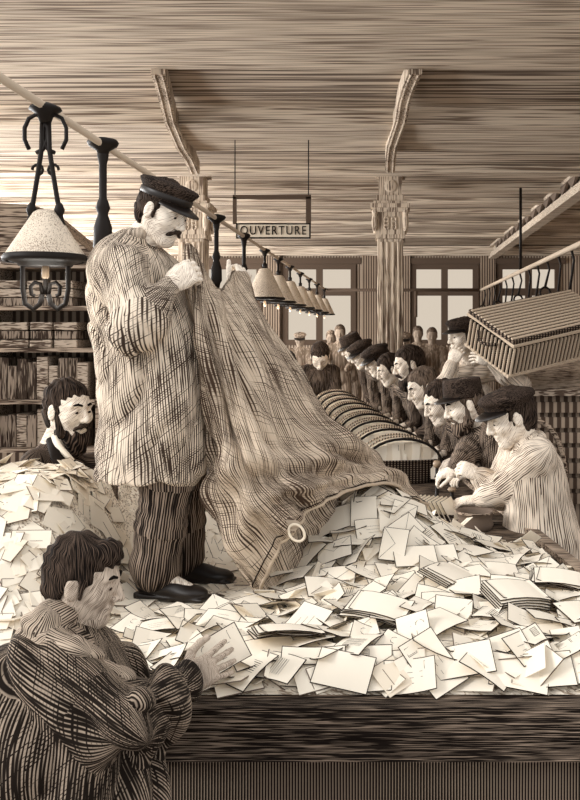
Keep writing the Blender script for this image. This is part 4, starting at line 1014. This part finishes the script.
def gas_lamp(d, label, near=False, s=1.0):
    c = V((PXL, d, PZ)); root = thing('gas_lamp', label, 'lamp', c, None if near else 'gas lamps hanging from the pipe')
    n = 28 if near else 14
    m = MB(); m.lathe(c+V((0,0,-.03)), [(.02,.045),(.055,.03),(.06,.02),(.03,.0),(.02,-.03)], 16); m.build('ceiling_rose', M['iron'], root, True)
    m = MB(); zs = -.52*s; th = [2*PI*k/10 for k in range(11)]
    if near:
        for sg in (-1,1):
            m.tube([c+V((sg*.035*(1 if sg < 0 else 1.0)+sg*.045*math.cos(t)*1.0, 0, -.10-.055*math.sin(t)*1.3)) for t in [(.5+q*.2)*PI for q in range(10)]], .008, 6)
            m.tube([c+V((sg*x,0,z)) for x, z in ((.012,-.05),(.015,-.16),(.03,-.26),(.05,-.38),(.078,-.50),(.085,-.60),(.085,-.68),(.075,-.735),(.045,-.755),(.02,-.735),(.012,-.70))], .0095, 8)
            m.tube([c+V((sg*x,0,z)) for x, z in ((.012,-.70),(.018,-.66),(.04,-.655),(.055,-.67),(.052,-.70),(.04,-.705))], .008, 6)
            m.lathe(c+V((sg*.052,0,-.385)), [(.004,.03),(.013,.02),(.02,0),(.013,-.02),(.004,-.03)], 12)
            m.tube([c+V((sg*(.03+.02*math.cos(t)),0,-.235+.02*math.sin(t))) for t in [q*PI/5 for q in range(9)]], .006, 6)
        m.tube([c+V((0,0,-.55)),c+V((0,0,-.70))], .009, 8)
    else:
        m.tube([c, c+V((0,0,zs+.2))], .014, 8); m.lathe(c+V((0,0,-.16)), [(.005,.03),(.025,.015),(.025,-.015),(.005,-.03)], 8)
        for sg in (-1,1): m.tube([c+V((sg*.01,0,-.16)), c+V((sg*.06,0,zs+.1))], .009, 6)
    m.build('hanger_frame', M['iron'], root, True)
    r = .145*s if near else .2
    z0 = -.565 if near else -.5; hh0 = .17 if near else .3
    m = MB(); m.lathe(c+V((0,0,z0)), [(r,0),(r*.98,.012),(r*.3,hh0),(r*.2,hh0+.01),(r*.18,hh0),(r*.9,0)], n, caps=False); m.build('lamp_shade', M['shade'], root, True)
    m = MB(); m.lathe(c+V((0,0,z0)), [(r*.97,-.014),(r*1.04,-.01),(r*1.06,0),(r*1.0,.014)], n, caps=False)
    if near: m.lathe(c+V((0,0,z0-.03)), [(r*.9,.018),(r*.7,.01),(r*.65,.0),(.0,.0)], n, caps=False)
    m.build('shade_rim', M['iron'], root, True)
    m = MB(); m.lathe(c+V((0,0,z0-.05)), [(.006,.03),(.014,.02),(.014,-.02),(.006,-.03)], 8); m.build('burner', M['brass'], root, True)
    pl = bpy.data.lights.new('gas_flame', 'POINT'); pl.energy = 4 if near else 10; pl.shadow_soft_size = .12; pl.color = (1,.96,.88); po = bpy.data.objects.new('gas_flame', pl); COL.objects.link(po); po.location = c+V((0,0,z0-.12))
gas_lamp(3.36, 'large conical gas lamp with scrolled iron hanger at the upper left', True)
labs = ['gas lamp with pale cone shade hanging just right of the sack top','second pale cone lamp in the receding row','third pale cone lamp in the receding row','fourth pale cone lamp in the receding row','fifth pale cone lamp in the receding row','sixth pale cone lamp in the receding row','farthest pale cone lamp at the end of the pipe']
for d, lab in zip((9.2,10.3,11.5,12.8,14.2,15.7,17.4), labs): gas_lamp(d, lab)
def drop(d, L, label, s=1.0):
    c = V((PXL,d,PZ)); root = thing('drop_pipe', label, 'gas pipe', c)
    m = MB(); m.lathe(c, [(.02,.03),(.062*s,.02),(.07*s,.008),(.062*s,-.008),(.028,-.03),(.02,-.06)], 20); m.build('flange', M['iron'], root, True)
    m = MB(); m.lathe(c, [(.018,-.02),(.026,-.05),(.017,-.09),(.017,-.24),(.025,-.26),(.032,-.285),(.022,-.31),(.03,-.34),(.04,-.37),(.042,-.46),(.03,-.48),(.022,-.52),(.02,-L)], 16); m.build('stem', M['iron'], root, True)
drop(4.03, .72, 'dark turned iron drop pipe behind the standing man\'s back')
drop(6.65, .5, 'short iron drop pipe beside the man\'s raised hand')
drop(7.9, .75, 'slim iron drop pipe right of the sack top', .8)
# ================================================================== SIGN
ds = 9.0; a = P(237,224,ds); b = P(310,238,ds); c = (a+b)/2
root = thing('hanging_sign', 'pale board lettered OUVERTURE hanging from a dark frame', 'sign', P(272,198,ds))
m = MB(); m.b(a.x,b.x,ds-.012,ds+.012,b.z,a.z); m.build('board', M['paper2'], root)
m = MB(); t = .007
m.b(a.x-t,b.x+t,ds-.02,ds+.015,a.z-t,a.z+t); m.b(a.x-t,b.x+t,ds-.02,ds+.015,b.z-t,b.z+t); m.b(a.x-t,a.x+t,ds-.02,ds+.015,b.z,a.z); m.b(b.x-t,b.x+t,ds-.02,ds+.015,b.z,a.z); m.build('board_border', M['iron'], root)
m = MB(); q0 = P(233,197,ds); q1 = P(311,220,ds)
m.b(q0.x,q1.x,ds-.015,ds+.015,q0.z-.02,q0.z+.02); m.b(q0.x,q0.x+.035,ds-.015,ds+.015,a.z,q0.z); m.b(q1.x-.05,q1.x,ds-.015,ds+.015,a.z,q0.z)
m.build('hanging_frame', M['frame'], root)
m = MB(); 
for x in (q0.x+.02,q1.x-.025): m.tube([(x,ds,q0.z),(x,ds,ZC-.01)], .006, 6)
m.build('wire', M['iron'], root)
cu = bpy.data.curves.new('lettering', 'FONT'); cu.body = 'OUVERTURE'; cu.size = .125; cu.extrude = .003; cu.align_x = 'CENTER'; cu.align_y = 'CENTER'; cu.space_character = 1.22
to = bpy.data.objects.new('t', cu); COL.objects.link(to); bpy.context.view_layer.update()
me = bpy.data.meshes.new_from_object(to.evaluated_get(bpy.context.evaluated_depsgraph_get())); me.name = 'lettering'; bpy.data.objects.remove(to)
me.transform(Matrix.Rotation(PI/2,4,'X')); xs_ = [v.co.x for v in me.vertices]; sc_ = (b.x-a.x)*.9/(max(xs_)-min(xs_)); me.transform(Matrix.Translation((-(max(xs_)+min(xs_))/2,0,0))); me.transform(Matrix.Scale(sc_,4,(1,0,0))); me.materials.clear()
o = link_mesh('lettering', me, M['ink'], root); o.location = c+V((0,-.018,0))-root.location
# ================================================================== LATTICE TRUSS AT RIGHT
root = thing('lattice_girder', 'pale girder with triangular lattice high at the right, running to the rear', 'girder', (2.45,12,3.6))
xg = 2.45; za, zb2 = 3.62, 3.9
m = MB(); m.b(xg-.06,xg+.06,5,YB-.3,zb2-.05,zb2); m.build('top_chord', M['ceil2'], root)
m = MB(); m.b(xg-.06,xg+.06,5,YB-.3,za-.0,za+.09); m.b(xg-.09,xg+.09,5,YB-.3,za-.05,za); m.build('bottom_chord', M['ceil2'], root)
m = MB(); y = 5.0; k = 0
while y < YB-1.2:
    m.add([(xg-.058,y,zb2-.06),(xg-.058,y+.62,zb2-.06),(xg-.058,y+.31,za+.085),(xg-.02,y,zb2-.06),(xg-.02,y+.62,zb2-.06),(xg-.02,y+.31,za+.085)], [(0,2,1),(3,4,5),(0,1,4,3),(1,2,5,4),(2,0,3,5)]); y += .66
m.build('lattice_web', M['inkgrey'], root)
m = MB(); m.b(xg+.02,xg+.05,5,YB-.3,za,zb2); m.build('backing_board', M['ceil2'], root)
# ================================================================== LEDGER SHELVES AT LEFT
dS = 6.4; L0 = (-14-391)/F0*dS; L1 = (101-391)/F0*dS; zt_ = P(0,262,dS).z
root = thing('ledger_shelves', 'tall dark wooden shelves of ledgers behind the left lamp', 'shelves', ((L0+L1)/2,dS+.2,0))
m = MB(); m.b(L0,L1,dS+.36,dS+.4,0,zt_); m.build('back_panel', M['walld'], root)
for x in (L0,L1-.04): m = MB(); m.b(x,x+.04,dS,dS+.36,0,zt_); m.build('side_panel', M['shelf'], root)
sh = [P(0,y,dS).z for y in (448,400,348,306,264)]
for z in sh: m = MB(); m.b(L0+.04,L1-.04,dS-.02,dS+.36,z-.03,z); m.build('shelf_board', M['shelf'], root)
m = MB(); m.b(L0+.04,L1-.04,dS-.02,dS+.0,.05,sh[0]-.03); m.build('lower_front', M['walld'], root)
m = MB(); m.add([(L0-.02,dS-.05,zt_+.02),(L1+.02,dS-.05,zt_),(L1+.02,dS+.42,zt_),(L0-.02,dS+.42,zt_+.02),(L0-.02,dS-.05,zt_+.42),(L0+.35,dS-.05,zt_+.40),(L0+.35,dS+.42,zt_+.40),(L0-.02,dS+.42,zt_+.42)], [(0,1,5,4),(1,2,6,5),(2,3,7,6),(3,0,4,7),(4,5,6,7),(3,2,1,0)]); m.build('sloped_top', M['shelf'], root)
rows = ['lowest shelf','second shelf from below','third shelf from below','top shelf']
for s in range(4):
    x = L0+.06; z = sh[s]; hmax = sh[s+1]-.03-z-.02
    while x < L1-.12:
        if s in (2,3) :
            wv = random.uniform(.16,.24); nn = max(2, int(hmax/.065)); 
            if x+wv > L1-.05: break
            for k in range(nn):
                o = MB(); o.b(x+random.uniform(0,.01),x+wv-random.uniform(.004,.014),dS+.01+random.uniform(0,.03),dS+.33,z+k*.063+.001,z+k*.063+.058); o = o.build('letter_bundle', M['bookl'] if (k+s)%3 else M['bookd'], None, bevel=.006)
                tag(o, 'flat bundle stacked on the '+rows[s]+' behind the left lamp', 'bundle', 'flat bundles stacked on the '+rows[s])
            x += wv+.005
        else:
            wv = random.uniform(.045,.08); hv_ = hmax*random.uniform(.75,.97)
            o = MB(); o.b(x,x+wv,dS+.02+random.uniform(0,.03),dS+.3,z+.001,z+hv_); o = o.build('ledger', M['bookd'] if random.random() < .7 else M['bookl'], None, bevel=.006)
            tag(o, 'upright ledger on the '+rows[s]+' behind the left lamp', 'ledger', 'upright ledgers on the '+rows[s]); x += wv+.004
# ================================================================== LIGHT AND CAMERA
wd = bpy.data.worlds.new('World'); SC.world = wd; wd.use_nodes = True
bg = wd.node_tree.nodes['Background']; bg.inputs[0].default_value = lin((250,248,246)); bg.inputs[1].default_value = 1.05
sl = bpy.data.lights.new('daylight', 'SUN'); sl.energy = 2.05; sl.angle = math.radians(20); sl.color = (1,.985,.965)
so = bpy.data.objects.new('daylight', sl); COL.objects.link(so); so.rotation_euler = V((.85,.42,-.46)).to_track_quat('-Z','Y').to_euler()
cd = bpy.data.cameras.new('camera'); cam = bpy.data.objects.new('camera', cd); COL.objects.link(cam); SC.camera = cam
cam.location = (0,0,CH); cam.rotation_euler = (PI/2,0,0); cd.sensor_fit = 'AUTO'; cd.sensor_width = 36; cd.lens = F0*36/800
cd.shift_x = -101/800; cd.shift_y = -68/800; cd.clip_end = 100
SC.view_settings.view_transform = 'Standard'; SC.view_settings.look = 'None'; SC.view_settings.exposure = .13; SC.view_settings.gamma = 1
